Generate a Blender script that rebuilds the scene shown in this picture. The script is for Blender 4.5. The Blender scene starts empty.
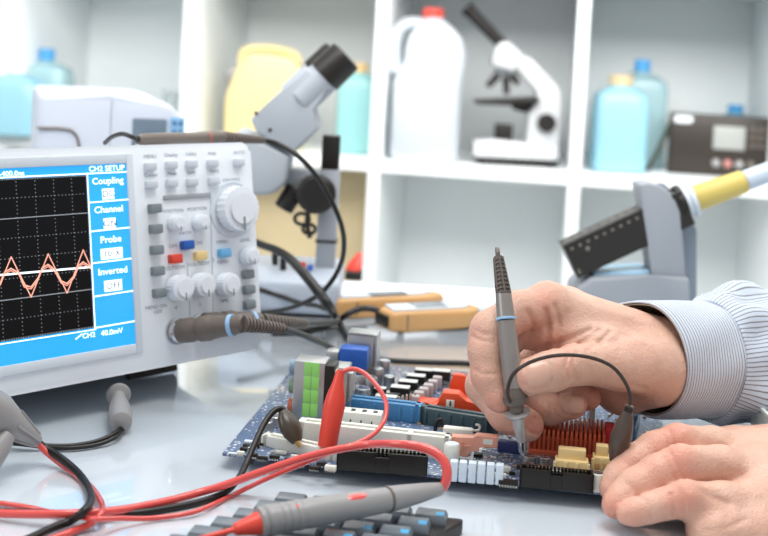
import bpy, bmesh, math, random
import numpy as np
from mathutils import Matrix, Vector, noise
R_ = math.radians
COL = bpy.context.scene.collection
random.seed(7)
# ------------------------------------------------------------------ camera
FPX, CX, CY, EYE = 1200.0, 384.0, 85.0, 0.232
PITCH, ROLL = 1.9, 3.1
CAMROT = Matrix.Rotation(R_(90-PITCH), 3, 'X') @ Matrix.Rotation(R_(ROLL), 3, 'Z')
EYEV = Vector((0, 0, EYE))
def ray(x, y): return CAMROT @ Vector(((x-CX)/FPX, -(y-CY)/FPX, -1.0))
def G(x, y, z=0.0):
    d = ray(x, y); return EYEV + d*((z-EYE)/d.z)
def P(x, y, Y):
    d = ray(x, y); return EYEV + d*(Y/d.y)
def ONPLANE(x, y, o, n):
    d = ray(x, y); return EYEV + d*((o-EYEV).dot(n)/d.dot(n))
cd = bpy.data.cameras.new('camera'); cam = bpy.data.objects.new('camera', cd); COL.objects.link(cam)
cam.matrix_world = Matrix.Translation(EYEV) @ CAMROT.to_4x4()
cd.sensor_width = 36; cd.lens = FPX/768*36; cd.shift_x = 0; cd.shift_y = -(268-CY)/768
cd.clip_start = .01; cd.clip_end = 50
cd.dof.use_dof = True; cd.dof.focus_distance = .66; cd.dof.aperture_fstop = 9.0
bpy.context.scene.camera = cam
# ------------------------------------------------------------------ materials
def s2l(c):
    return tuple(((v/255)/12.92 if v/255 <= .04045 else ((v/255+.055)/1.055)**2.4) for v in c)
MATS = {}
def mat(name, rgb, rough=.5, metal=0, coat=0, var=0, vscale=30, bump=0, bscale=200, trans=0, alpha=1, sss=0, emit=0, spec=.5, ior=1.45, linear=False):
    if name in MATS: return MATS[name]
    m = bpy.data.materials.new(name); m.use_nodes = True
    nt = m.node_tree; b = nt.nodes['Principled BSDF']
    c = rgb if linear else s2l(rgb)
    b.inputs['Base Color'].default_value = (*c, 1)
    b.inputs['Roughness'].default_value = rough; b.inputs['Metallic'].default_value = metal
    b.inputs['Coat Weight'].default_value = coat; b.inputs['Specular IOR Level'].default_value = spec
    b.inputs['IOR'].default_value = ior
    b.inputs['Transmission Weight'].default_value = trans; b.inputs['Alpha'].default_value = alpha
    if sss:
        b.inputs['Subsurface Weight'].default_value = sss; b.inputs['Subsurface Radius'].default_value = (1, .4, .2); b.inputs['Subsurface Scale'].default_value = .006
    if emit:
        b.inputs['Emission Color'].default_value = (*c, 1); b.inputs['Emission Strength'].default_value = emit
    if var or bump:
        tc = nt.nodes.new('ShaderNodeTexCoord')
    if var:
        n = nt.nodes.new('ShaderNodeTexNoise'); n.inputs['Scale'].default_value = vscale; n.inputs['Detail'].default_value = 4
        nt.links.new(tc.outputs['Object'], n.inputs['Vector'])
        mx = nt.nodes.new('ShaderNodeMix'); mx.data_type = 'RGBA'
        mx.inputs[6].default_value = (*[max(0, v*(1-var)) for v in c], 1); mx.inputs[7].default_value = (*[min(1, v*(1+var)) for v in c], 1)
        nt.links.new(n.outputs['Fac'], mx.inputs[0]); nt.links.new(mx.outputs[2], b.inputs['Base Color'])
        if emit: nt.links.new(mx.outputs[2], b.inputs['Emission Color'])
    if bump:
        n2 = nt.nodes.new('ShaderNodeTexNoise'); n2.inputs['Scale'].default_value = bscale; n2.inputs['Detail'].default_value = 3
        nt.links.new(tc.outputs['Object'], n2.inputs['Vector'])
        bp = nt.nodes.new('ShaderNodeBump'); bp.inputs['Strength'].default_value = bump; bp.inputs['Distance'].default_value = .001
        nt.links.new(n2.outputs['Fac'], bp.inputs['Height']); nt.links.new(bp.outputs['Normal'], b.inputs['Normal'])
    MATS[name] = m; return m
M_scope = mat('scope_plastic', (234, 240, 246), .45, var=.02, bump=.05, bscale=900)
M_white = mat('white_laminate', (240, 243, 243), .4, var=.015)
M_key_grey = mat('grey_button', (126, 136, 140), .5, var=.03)
M_key_lite = mat('light_button', (208, 215, 223), .45, var=.02)
M_knob = mat('knob_plastic', (230, 236, 243), .4, var=.02)
M_black = mat('black_plastic', (24, 19, 15), .40, var=.08)
M_blackr = mat('black_rubber', (20, 17, 15), .36, var=.08)
M_brown = mat('brown_grey_plastic', (104, 94, 87), .38, var=.05, bump=.05)
M_silver = mat('silver_grey_plastic', (150, 148, 148), .35, var=.03)
M_metal = mat('bright_metal', (205, 208, 212), .22, 1, var=.04)
M_metald = mat('dull_metal', (186, 186, 186), .42, 1, var=.06, vscale=120)
M_gold = mat('gold_contact', (214, 180, 110), .3, 1)
M_red = mat('red_rubber', (224, 72, 56), .34, var=.05)
M_redw = mat('red_wire', (222, 78, 72), .26, coat=.8, var=.04)
M_orange = mat('orange_plastic', (226, 82, 44), .35, var=.05)
M_salmon = mat('salmon_plastic', (232, 164, 140), .4, var=.03)
M_cream = mat('cream_plastic', (236, 208, 150), .4, var=.03)
M_ivory = mat('ivory_plastic', (228, 228, 218), .4, var=.03)
M_iceb = mat('ice_plastic', (214, 226, 238), .4, var=.03)
M_blue = mat('blue_plastic', (40, 92, 178), .35, var=.04)
M_slot = mat('blue_slot_plastic', (70, 132, 180), .38, var=.04)
M_slotd = mat('dark_slot_plastic', (58, 78, 84), .38, var=.04)
M_green = mat('green_label', (150, 222, 112), .45, var=.02)
M_pin = mat('tinned_pin', (225, 220, 205), .25, 1)
M_copper = mat('copper_anodised', (214, 102, 68), .34, .25, var=.05)
M_mscope = mat('microscope_grey', (156, 162, 169), .45, var=.03, bump=.04)
M_stand = mat('stand_grey', (144, 149, 156), .5, var=.03, bump=.04)
M_amber = mat('amber_plastic', (190, 146, 94), .4, var=.05)
M_lgrey = mat('light_grey_plastic', (196, 204, 212), .4, var=.02)
# ------------------------------------------------------------------ mesh builder
def frame_to(p0, p1):
    p0 = Vector(p0); p1 = Vector(p1); d = (p1-p0)
    q = d.to_track_quat('Z', 'Y')
    return Matrix.Translation(p0) @ q.to_matrix().to_4x4(), d.length
class MB:
    def __init__(s): s.bm = bmesh.new()
    def _x(s, vs, M):
        if M is not None: bmesh.ops.transform(s.bm, matrix=M, verts=vs)
        return s
    def box(s, c, size, bev=0, M=None, seg=2, rz=0):
        r = bmesh.ops.create_cube(s.bm, size=1); vs = r['verts']
        for v in vs: v.co = Vector((v.co.x*size[0], v.co.y*size[1], v.co.z*size[2]))
        if bev:
            es = list({e for v in vs for e in v.link_edges})
            rr = bmesh.ops.bevel(s.bm, geom=es, offset=min(bev, min(size)*.49), segments=seg, profile=.5, affect='EDGES')
            vs = list({v for f in rr['faces'] for v in f.verts} | {v for v in vs if v.is_valid})
        T = Matrix.Translation(Vector(c)) @ Matrix.Rotation(rz, 4, 'Z')
        if M is not None: T = M @ T
        return s._x(vs, T)
    def bx(s, a, b, bev=0, M=None, seg=2):
        return s.box([(a[i]+b[i])/2 for i in range(3)], [abs(b[i]-a[i]) for i in range(3)], bev, M, seg)
    def rings(s, rings, close=True, cap0=True, cap1=True):
        R = [[s.bm.verts.new(p) for p in r] for r in rings]; n = len(R[0])
        for a, b in zip(R, R[1:]):
            for i in range(n if close else n-1):
                j = (i+1) % n
                try: s.bm.faces.new((a[i], a[j], b[j], b[i]))
                except ValueError: pass
        if cap0: s.bm.faces.new(R[0][::-1])
        if cap1: s.bm.faces.new(R[-1])
        return s
    def lathe(s, prof, M=None, n=28, caps=True):
        rr = []
        for r, z in prof:
            rr.append([(M @ Vector((r*math.cos(2*math.pi*i/n), r*math.sin(2*math.pi*i/n), z))) if M is not None else Vector((r*math.cos(2*math.pi*i/n), r*math.sin(2*math.pi*i/n), z)) for i in range(n)])
        return s.rings(rr, cap0=caps, cap1=caps)
    def cyl(s, p0, p1, r0, r1=None, n=24, bev=0):
        M, L = frame_to(p0, p1); r1 = r0 if r1 is None else r1
        if bev: return s.lathe([(r0-bev, 0), (r0, bev), (r1, L-bev), (r1-bev, L)], M, n)
        return s.lathe([(r0, 0), (r1, L)], M, n)
    def prism(s, poly, h0, h1, M=None, bev=0, seg=2):
        a = [Vector((x, y, h0)) for x, y in poly]; b = [Vector((x, y, h1)) for x, y in poly]
        va = [s.bm.verts.new(p) for p in a]; vb = [s.bm.verts.new(p) for p in b]; n = len(poly)
        fs = [s.bm.faces.new(va[::-1]), s.bm.faces.new(vb)]
        for i in range(n): fs.append(s.bm.faces.new((va[i], va[(i+1) % n], vb[(i+1) % n], vb[i])))
        vs = va+vb
        if bev:
            es = list({e for f in fs for e in f.edges})
            rr = bmesh.ops.bevel(s.bm, geom=es, offset=bev, segments=seg, profile=.5, affect='EDGES')
            vs = list({v for f in rr['faces'] for v in f.verts} | {v for v in vs if v.is_valid})
        return s._x(vs, M)
    def tube(s, pts, r, n=12, smooth=True, res=8, cap=True):
        pts = [Vector(p) for p in pts]; rs = r if isinstance(r, (list, tuple)) else [r]*len(pts)
        if smooth and len(pts) > 2: pts, rs = catmull(pts, rs, res)
        T = [(pts[min(i+1, len(pts)-1)]-pts[max(i-1, 0)]).normalized() for i in range(len(pts))]
        u = T[0].orthogonal().normalized(); rr = []
        for i, p in enumerate(pts):
            if i: 
                ax = T[i-1].cross(T[i])
                if ax.length > 1e-7: u = Matrix.Rotation(T[i-1].angle(T[i]), 3, ax.normalized()) @ u
            u = (u-T[i]*u.dot(T[i])).normalized(); w = T[i].cross(u)
            rr.append([p+(u*math.cos(2*math.pi*k/n)+w*math.sin(2*math.pi*k/n))*rs[i] for k in range(n)])
        return s.rings(rr, cap0=cap, cap1=cap)
    def build(s, name, m, parent=None, world=False, ang=35, M=None, recalc=True):
        if recalc: bmesh.ops.recalc_face_normals(s.bm, faces=s.bm.faces)
        me = bpy.data.meshes.new(name)
        if world and parent is not None:
            r = parent
            bmesh.ops.transform(s.bm, matrix=WM[r.name].inverted(), verts=s.bm.verts)
        s.bm.to_mesh(me); s.bm.free()
        for f in me.polygons: f.use_smooth = True
        me.set_sharp_from_angle(angle=R_(ang))
        o = bpy.data.objects.new(name, me); COL.objects.link(o); me.materials.append(m)
        pm = Matrix.Identity(4)
        if parent is not None: o.parent = parent; pm = WM.get(parent.name, Matrix.Identity(4))
        if M is not None: o.matrix_basis = M
        WM[o.name] = pm @ (M if M is not None else Matrix.Identity(4))
        return o
WM = {}
def catmull(pts, rs, res):
    P0 = [pts[0]*2-pts[1]]+pts+[pts[-1]*2-pts[-2]]; R0 = [rs[0]]+list(rs)+[rs[-1]]; op = []; orr = []
    for i in range(1, len(P0)-2):
        a, b, c, d = P0[i-1:i+3]
        for k in range(res):
            t = k/res
            op.append(.5*((2*b)+(c-a)*t+(2*a-5*b+4*c-d)*t*t+(3*b-a-3*c+d)*t**3)); orr.append(R0[i]+(R0[i+1]-R0[i])*t)
    op.append(pts[-1]); orr.append(rs[-1]); return op, orr
def thing(name, label, cat, M=None, group=None):
    o = bpy.data.objects.new(name, None); COL.objects.link(o); o.empty_display_size = .02
    M = M if isinstance(M, Matrix) else Matrix.Translation(Vector(M)) if M is not None else Matrix.Identity(4)
    o.matrix_world = M; WM[o.name] = M
    o['label'] = label; o['category'] = cat
    if group: o['group'] = group
    return o
def tag(o, label, cat, group=None, kind=None):
    o['label'] = label
    if cat: o['category'] = cat
    if group: o['group'] = group
    if kind: o['kind'] = kind
    return o
def struct(o): o['kind'] = 'structure'; return o
def rename_top(o): return o
TEXTS = []
def text_mesh(txt, size, align='CENTER', bold=False, depth=0):
    c = bpy.data.curves.new('txt', 'FONT'); c.body = txt; c.size = size; c.align_x = align; c.align_y = 'CENTER'; c.resolution_u = 3
    c.extrude = depth; c.offset = size*.012 if bold else 0
    o = bpy.data.objects.new('txt', c); COL.objects.link(o)
    dg = bpy.context.evaluated_depsgraph_get()
    me = bpy.data.meshes.new_from_object(o.evaluated_get(dg)); bpy.data.objects.remove(o); bpy.data.curves.remove(c)
    return me
def add_text(mb, txt, size, M, sx=1, align='CENTER', bold=False):
    me = text_mesh(txt, size, align, bold)
    me.transform(M @ Matrix.Diagonal((sx, 1, 1, 1)))
    mb.bm.from_mesh(me); bpy.data.meshes.remove(me)
# ================================================================== room
WALLYAW = Matrix.Rotation(R_(-8), 4, 'Z')
SH = Matrix.Translation((-.0199, 2.10, .010)) @ WALLYAW           # shelf frame: x along the front, y to the back, z up
FLOOR = -.735
M_floor = mat('floor_vinyl', (186, 186, 182), .35, var=.06, vscale=6)
M_wall = mat('wall_paint', (236, 238, 234), .8, var=.02, vscale=3)
f = MB().bx((-3.2, -2.2, FLOOR-.05), (3.2, 3.3, FLOOR)).build('floor', M_floor); struct(f)
SHT = .0205; PITCHC = .3477; DEEP = .38
w = MB().bx((-3.2, DEEP+.012, FLOOR-.01), (3.4, DEEP+.11, 2.1), M=SH).build('wall_back', M_wall); struct(w)
# ------------------------------------------------------------------ workbench
M_table = mat('bench_top_gloss', (206, 215, 223), .12, coat=1, var=.012, vscale=4)
MATS['bench_top_gloss'].node_tree.nodes['Principled BSDF'].inputs['Coat Roughness'].default_value = .02
tb = thing('workbench', 'long glossy white workbench that carries all the electronics gear', 'table', (0, .45, FLOOR))
MB().bx((-1.2, -.02, -.028), (1.5, 1.165, 0), .003).build('tabletop', M_table, tb, world=True)
for x in (-1.1, 1.4):
    for y in (.06, 1.08): MB().bx((x-.025, y-.025, FLOOR), (x+.025, y+.025, -.028), .003).build('leg', M_metald, tb, world=True)
# ------------------------------------------------------------------ shelf unit
sh = thing('shelf_unit', 'tall white open cube shelving unit standing against the back wall', 'shelf', SH @ Matrix.Translation((0, 0, FLOOR-.01)))
M_shelf = mat('shelf_white', (238, 242, 243), .5, var=.01)
zoff = -(FLOOR-.01)
for c in range(-3, 5):
    x = c*PITCHC
    MB().bx((x, 0, 0), (x+SHT, DEEP, zoff+2*PITCHC), .0008).build('upright_panel', M_shelf, sh)
for rr in range(-2, 3):
    z = rr*PITCHC+zoff
    for c in range(-3, 4):
        MB().bx((c*PITCHC+SHT, .0006, z), ((c+1)*PITCHC, DEEP, z+SHT)).build('shelf_board', M_shelf, sh)
MB().bx((-3*PITCHC, DEEP-.0005, .02), (4*PITCHC+SHT, DEEP+.005, zoff+2*PITCHC)).build('back_panel', M_shelf, sh)
ZS = .010+SHT    # top of the shelf board in view
# ================================================================== oscilloscope
yw, tt = R_(43.5), R_(10)
eu = Vector((math.sin(yw), math.cos(yw), 0)); n0 = Vector((math.cos(yw), -math.sin(yw), 0)); up = Vector((0, 0, 1))
ev = up*math.cos(tt)-n0*math.sin(tt); en = n0*math.cos(tt)+up*math.sin(tt)
SB = P(263, 348, .81)
SM = Matrix.Translation(SB) @ Matrix((eu, -en, ev)).transposed().to_4x4()
def S(x, y):
    p = ONPLANE(x, y, SB, en)-SB; return p.dot(eu), p.dot(ev)
SHh = S(251, 142)[1]; SW = .315
sc_ = thing('oscilloscope', 'white benchtop oscilloscope with blue screen and pink triangle wave, tilted up', 'oscilloscope', SM)
def rrect(x0, z0, x1, z1, r, k=6):
    o = []
    for cx, cz, a in ((x1-r, z0+r, -90), (x1-r, z1-r, 0), (x0+r, z1-r, 90), (x0+r, z0+r, 180)):
        for i in range(k+1):
            t = R_(a+90*i/k); o.append((cx+r*math.cos(t), cz+r*math.sin(t)))
    return o
XZ = Matrix(((1, 0, 0, 0), (0, 0, -1, 0), (0, 1, 0, 0), (0, 0, 0, 1)))      # poly (x,y)->(x,z), height h -> -y (towards the viewer of the panel)
MB().prism(rrect(-SW, 0, 0, SHh, .007), -.022, 0, XZ, bev=.0022).build('front_bezel', M_scope, sc_)
MB().prism(rrect(-SW+.004, .003, -.004, SHh-.004, .006), -.135, -.0215, XZ, bev=.002).build('case', M_scope, sc_)
M_foot = mat('foot_rubber', (60, 52, 46), .6)
# rest on the bench: the front bail lifts the scope, the rear feet stand on the bench
def zw(u, y, v): return (SM @ Vector((u, y, v))).z
for u in (-.055, -SW+.055):
    lo = SM.inverted() @ Vector(((SM @ Vector((u, .050, 0)))[0], (SM @ Vector((u, .050, 0)))[1], 0))
    MB().prism([(lo.x-.020, lo.z+.001), (lo.x+.020, lo.z+.001), (lo.x+.018, .004), (lo.x-.018, .004)], -lo.y-.003, -lo.y+.003, XZ, bev=.001).build('foot', M_foot, sc_)
# screen
M_bez = mat('screen_rim', (214, 222, 230), .4)
M_blue_s = mat('lcd_blue', (34, 150, 216), .25, emit=.55, coat=.3)
M_blk_s = mat('lcd_black', (5, 6, 9), .35, spec=.25)
M_wht_s = mat('lcd_white', (235, 245, 250), .4, emit=.8)
M_grd_s = mat('lcd_grid', (150, 156, 162), .4, emit=.25)
M_pnk_s = mat('lcd_pink', (232, 160, 140), .4, emit=.6)
u1, v1 = S(125.5, 163.5); u2, v0 = S(134.7, 343.6); uR = (u1+u2)/2; uL = uR-1.36*(v1-v0)
ub = S(88, 200)[0]*.5+S(92, 320)[0]*.5; bv1 = S(45, 177)[1]; bv0 = S(45, 335)[1]
rim = MB()
for a, bb in (((uL-.006, 0, v0-.006), (uL, -.0016, v1+.006)), ((uR, 0, v0-.006), (uR+.005, -.0016, v1+.006)), ((uL, 0, v1), (uR, -.0016, v1+.006)), ((uL, 0, v0-.006), (uR, -.0016, v0))):
    rim.bx(a, bb, .0006)
rim.build('screen_rim', M_bez, sc_)
scr = MB().bx((uL, .001, v0), (uR, -.0005, v1)).build('screen', M_blue_s, sc_)
MB().bx((uL+.004, 0, bv0), (ub, -.0008, bv1)).build('trace_area', M_blk_s, scr)
PY_ = -.0011
def ribbon(mb, pts, w):
    for (x0, z0), (x1, z1) in zip(pts, pts[1:]):
        d = Vector((x1-x0, z1-z0)); L = d.length
        if L < 1e-9: continue
        n = Vector((-d.y, d.x))/L*w/2; e = d/L*w*.3
        q = [(x0-e.x-n.x, z0-e.y-n.y), (x1+e.x-n.x, z1+e.y-n.y), (x1+e.x+n.x, z1+e.y+n.y), (x0-e.x+n.x, z0-e.y+n.y)]
        mb.bm.faces.new([mb.bm.verts.new((x, PY_, z)) for x, z in q])
g = MB(); W_ = ub-uL-.004; Hh = bv1-bv0
gu = abs(S(72, 200)[0]-S(54, 201)[0])
dv = Hh/8; 
k = 0
x = ub-gu*.9
while x > uL+.01:
    z = bv0
    while z < bv1: g.bx((x, PY_+.0001, z), (x+.0004, PY_-.0001, z+.0005)); z += dv/5
    x -= gu
for i in range(1, 8):
    z = bv0+dv*i; x = uL+.005
    if i in (2, 6): g.bx((uL+.004, PY_+.0001, z-.00025), (ub, PY_-.0001, z+.00025)); continue
    while x < ub: g.bx((x, PY_+.0001, z), (x+.0005, PY_-.0001, z+.0004)); x += gu/5
x = uL+.004
while x < ub:
    for z in (bv0+.0002, bv1-.0008): g.bx((x, PY_+.0001, z), (x+.0005, PY_-.0001, z+.0008))
    x += gu/8
z = bv0
while z < bv1: g.bx((ub-.0007, PY_+.0001, z), (ub, PY_-.0001, z+.0006)); z += dv/8
g.build('graticule', M_grd_s, scr)
wv = MB(); wl = MB()
_a, _b = S(0, 275), S(90, 267); ribbon(wl, [(uL+.005, _a[1]+(uL+.005-_a[0])*(_b[1]-_a[1])/(_b[0]-_a[0])), _b], .0011)
wl.build('baseline_trace', M_wht_s, scr, ang=180)
def more_left(pts, n0):
    u0_, v0_ = pts[0]; du = pts[n0][0]-u0_; dv_ = pts[n0][1]-v0_; seg = pts[:n0]; out = list(pts)
    for k_ in (1, 2, 3, 4): out = [(a_-du*k_, b_-dv_*k_) for a_, b_ in seg]+out
    return [p_ for p_ in out if p_[0] > uL+.005]
outer = [(10, 257), (30, 297), (47, 254), (66, 293), (82, 250), (90, 268)]
inner = [(10, 268.5), (18, 273), (23, 285), (30, 287), (37, 278), (41, 268), (47, 264.5), (54, 270), (60, 281), (66, 283.5), (73, 276), (77, 266), (82, 262), (90, 267)]
PY_ = -.0013; ribbon(wv, more_left([S(*p) for p in outer], 2), .0007); PY_ = -.0012; ribbon(wv, more_left([S(*p) for p in inner], 6), .0008)
ribbon(wv, more_left([S(x, y+2) for x, y in inner], 6), .0005)
wv.build('waveform_trace', M_pnk_s, scr, ang=180)
XT = Matrix(((1, 0, 0, 0), (0, 0, -1, 0), (0, 1, 0, 0), (0, 0, 0, 1)))
def tx(mb, s, px, py, h, w=None, y=-.0010, bold=True, align='CENTER'):
    u, v = S(px, py); add_text(mb, s, h, Matrix.Translation((u, y, v)) @ XT, 1.12, align, bold)
t = MB()
tx(t, 'CH2 SETUP', 106, 168.6, .0046); tx(t, '-400.0ns', 11, 173.8, .0042)
tx(t, 'Coupling', 107, 181, .0056); tx(t, 'Channel', 108, 209.5, .0056); tx(t, 'Probe', 110, 239.5, .0056); tx(t, 'Inverted', 112, 271, .0056)
tx(t, 'CH2', 88, 335.3, .0042); tx(t, '40.0mV', 111, 332, .0045)
PY_ = -.001; ribbon(t, [S(75, 339), S(81, 334)], .0008)
um = ub+.001
for y0, y1 in ((202.6, 200), (231.5, 229.5), (263.5, 260), (297, 291.5), (328.5, 323.5)): ribbon(t, [(um, S(90, y0)[1]), (uR, S(90, y0)[1]+.0004)], .0008)
ribbon(t, [(uL, bv1+.0008), (uR, bv1+.0008)], .0008); ribbon(t, [(um-.0005, bv0-.001), (um-.0005, bv1+.001)], .0008); ribbon(t, [(uL, bv0-.0012), (um, bv0-.0012)], .0006)
for px, py, w in ((107.5, 194, .0085), (109, 223.5, .0085), (111, 253.5, .0155), (112.5, 285.5, .0125)):
    u, v = S(px, py); t.bx((u-w/2, -.0006, v-.0033), (u+w/2, -.001, v+.0033))
t.build('menu_writing', M_wht_s, scr, ang=180)
t = MB()
for s, px, py in (('DC', 107.5, 194), ('ON', 109, 223.5), ('10 X', 111, 253.5), ('OFF', 112.5, 285.5)): tx(t, s, px, py, .0056, y=-.0012, bold=False)
t.build('menu_values', M_blk_s, scr, ang=180)
# panel print
M_print = mat('panel_print', (138, 147, 156), .6)
t = MB()
for s, px, py in (('MENU', 150, 156.5), ('Display', 171, 155), ('Utility', 191, 154), ('Help', 212, 153.3), ('AUTO', 239, 152.5),
                  ('Cursor', 151, 175), ('Meas', 172, 173.5), ('Save', 191, 172.3), ('Hard', 214, 171), ('VARIABLE', 231, 180),
                  ('POSITION', 173, 211), ('POSITION', 197, 209), ('MENU', 222, 242), ('MATH', 185, 233), ('LEVEL', 245, 240),
                  ('CH1', 173, 246), ('CH2', 198, 243), ('VOLTS/DIV', 174, 268), ('VOLTS/DIV', 199, 264), ('MENU', 223, 262), ('V', 176, 308), ('V', 200, 305), ('TIME', 224, 301), ('MENU ON', 156, 307), ('OFF', 158, 312)):
    tx(t, s, px, py, .0032, y=-.0002, bold=False)
PY_ = -.0003
for a, b_ in (((187, 262), (190, 318)), ((210, 192), (213, 312)), ((213, 258), (213.6, 262))): ribbon(t, [S(*a), S(*b_)], .0004)
t.build('panel_print', M_print, sc_, ang=180)
def button(px, py, w, h, d, m, name='button'):
    u, v = S(px, py); o = MB().bx((u-w/2, .001, v-h/2), (u+w/2, -d, v+h/2), .0009).build(name, m, sc_)
for px, py in ((149, 166.5), (170, 165), (190, 164), (211, 163.3), (237.5, 162.3), (150, 184.5), (170.5, 183), (190.7, 182), (212.5, 181)): button(px, py, .0085, .0052, .0035, M_key_lite)
for px, py in ((153, 208.5), (154, 229), (155, 250), (156, 271), (157.5, 293)): button(px, py, .0085, .0058, .0045, M_key_grey)
for px, py in ((246, 274.2), (247, 289.6), (247.5, 304.5)): button(px, py, .0085, .0058, .0045, M_key_grey)
for px, py, c in ((173.5, 258.8, M_red), (185.4, 245, M_blue), (198.4, 255.8, mat('yellow_button', (232, 204, 140), .4)), (222.5, 253, mat('light_blue_button', (110, 178, 222), .4))): button(px, py, .009, .0058, .0045, c)
u, v = S(163, 198); u_, v_ = S(210, 194.5); MB().bx((u, .001, (v+v_)/2-.0015), (u_, -.0014, (v+v_)/2+.0015), .0006).build('label_strip', mat('strip_grey', (160, 166, 172), .5), sc_)
def knob(px, py, r, d, ribs=True):
    u, v = S(px, py); K = Matrix.Translation((u, .0005, v)) @ Matrix.Rotation(R_(90), 4, 'X')
    b = MB(); n = 48; rr = []
    prof = [(r*1.08, 0), (r*1.08, d*.12), (r*1.0, d*.16), (r*.97, d*.85), (r*.9, d*.97), (r*.8, d)]
    for j, (q, z) in enumerate(prof):
        rr.append([K @ Vector(((q*(1-.045*(i % 2) if 1 < j < 4 else q))*math.cos(2*math.pi*i/n), (q*(1-.045*(i % 2) if 1 < j < 4 else q))*math.sin(2*math.pi*i/n), z)) for i in range(n)])
    b.rings(rr); b.lathe([(r*.66, d*.99), (r*.6, d*.985)], K, 24)
    kb = b.build('knob', M_knob, sc_)
    MB().bx((-r*.05, -r*.93, d*1.0), (r*.05, -r*.35, d*1.004+.0001), M=K).build('pointer_mark', M_key_grey, kb)
knob(173, 223.5, .0053, .009); knob(197.6, 222.5, .0053, .009); knob(245.5, 256, .0062, .010)
knob(175, 288, .0085, .012); knob(197.5, 285, .008, .012); knob(222.5, 284.5, .0078, .012)
knob(233, 209, .0155, .012)
u, v = S(233, 209); K = Matrix.Translation((u, 0, v)) @ Matrix.Rotation(R_(90), 4, 'X')
MB().lathe([(.0195, -.0005), (.0195, .0006), (.0178, .0008), (.0178, -.0005)], K, 48).build('knob_ring', M_bez, sc_)
for px, py in ((176, 331), (200, 326)):
    u, v = S(px, py); K = Matrix.Translation((u, 0, v)) @ Matrix.Rotation(R_(90), 4, 'X')
    MB().lathe([(.0085, -.001), (.0085, .002), (.0065, .0022), (.0055, .003), (.0055, .010), (.0045, .010)], K, 28).build('connector_socket', M_metal, sc_)
# probes plugged into the scope
def relief(mb, p0, p1, r0, r1, n=11):
    a, b = Vector(p0), Vector(p1); M, L = frame_to(a, b); prof = []
    for i in range(n):
        z = L*i/n; r = r0+(r1-r0)*i/n; dz = L/n
        prof += [(r, z), (r, z+dz*.55), (r*.74, z+dz*.58), (r*.74, z+dz*.97)]
    prof.append((r1*.7, L)); mb.lathe(prof, M, 20)
def SP(px, py, d):
    u, v = S(px, py); return SM @ Vector((u, -d, v))
M_blring = mat('pale_blue_ring', (150, 190, 225), .4)
def plug_probe(px, py, end, label, cable, rel_end):
    a = SP(px, py, .0035); t_ = thing('probe_plug', label, 'probe', a)
    b = MB(); M, L = frame_to(a, end)
    prof = [(.0072, 0), (.0078, .001), (.0078, .010), (.0072, .011), (.0072, .014), (.0080, .015), (.0082, .022), (.0076, .023), (.0068, .030), (.0066, L*.8), (.0056, L*.97), (.004, L)]
    b.lathe(prof, M, 28); b.build('connector_body', M_brown, t_, world=True)
    q = M @ Vector((0, 0, L*.80)); q2 = M @ Vector((0, 0, L*.86)); MB().cyl(q, q2, .0070, .0068).build('colour_ring', M_blring, t_, world=True)
    b = MB(); relief(b, end, rel_end, .0052, .0032, 12); b.build('strain_relief', M_brown, t_, world=True)
    b = MB(); b.tube([rel_end]+cable, .0021, 12); b.build('cable', M_blackr, t_, world=True)
    return t_
e1 = P(243, 324, .745); r1 = P(284, 329, .765)
plug_probe(176, 331, e1, 'nearer grey-brown probe plug with pale blue ring in the lower scope socket', [P(303, 335, .80), P(323, 344, .84), G(350, 356, .003), G(388, 360.5, .003), G(430, 362.5, .003), G(472, 364, .003), G(520, 372, .003)], r1)
e2 = P(262, 321, .80); r2 = P(306, 323.5, .85)
plug_probe(200, 325, e2, 'farther grey-brown probe plug, half hidden behind the nearer plug on the scope', [P(326, 323, .90), P(338, 320, .95), P(333, 312.5, .97), P(318, 306, .98), P(300, 303, .99), P(280, 296, 1.0), P(262, 290, 1.0), P(240, 284, 1.0)], r2)
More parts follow.
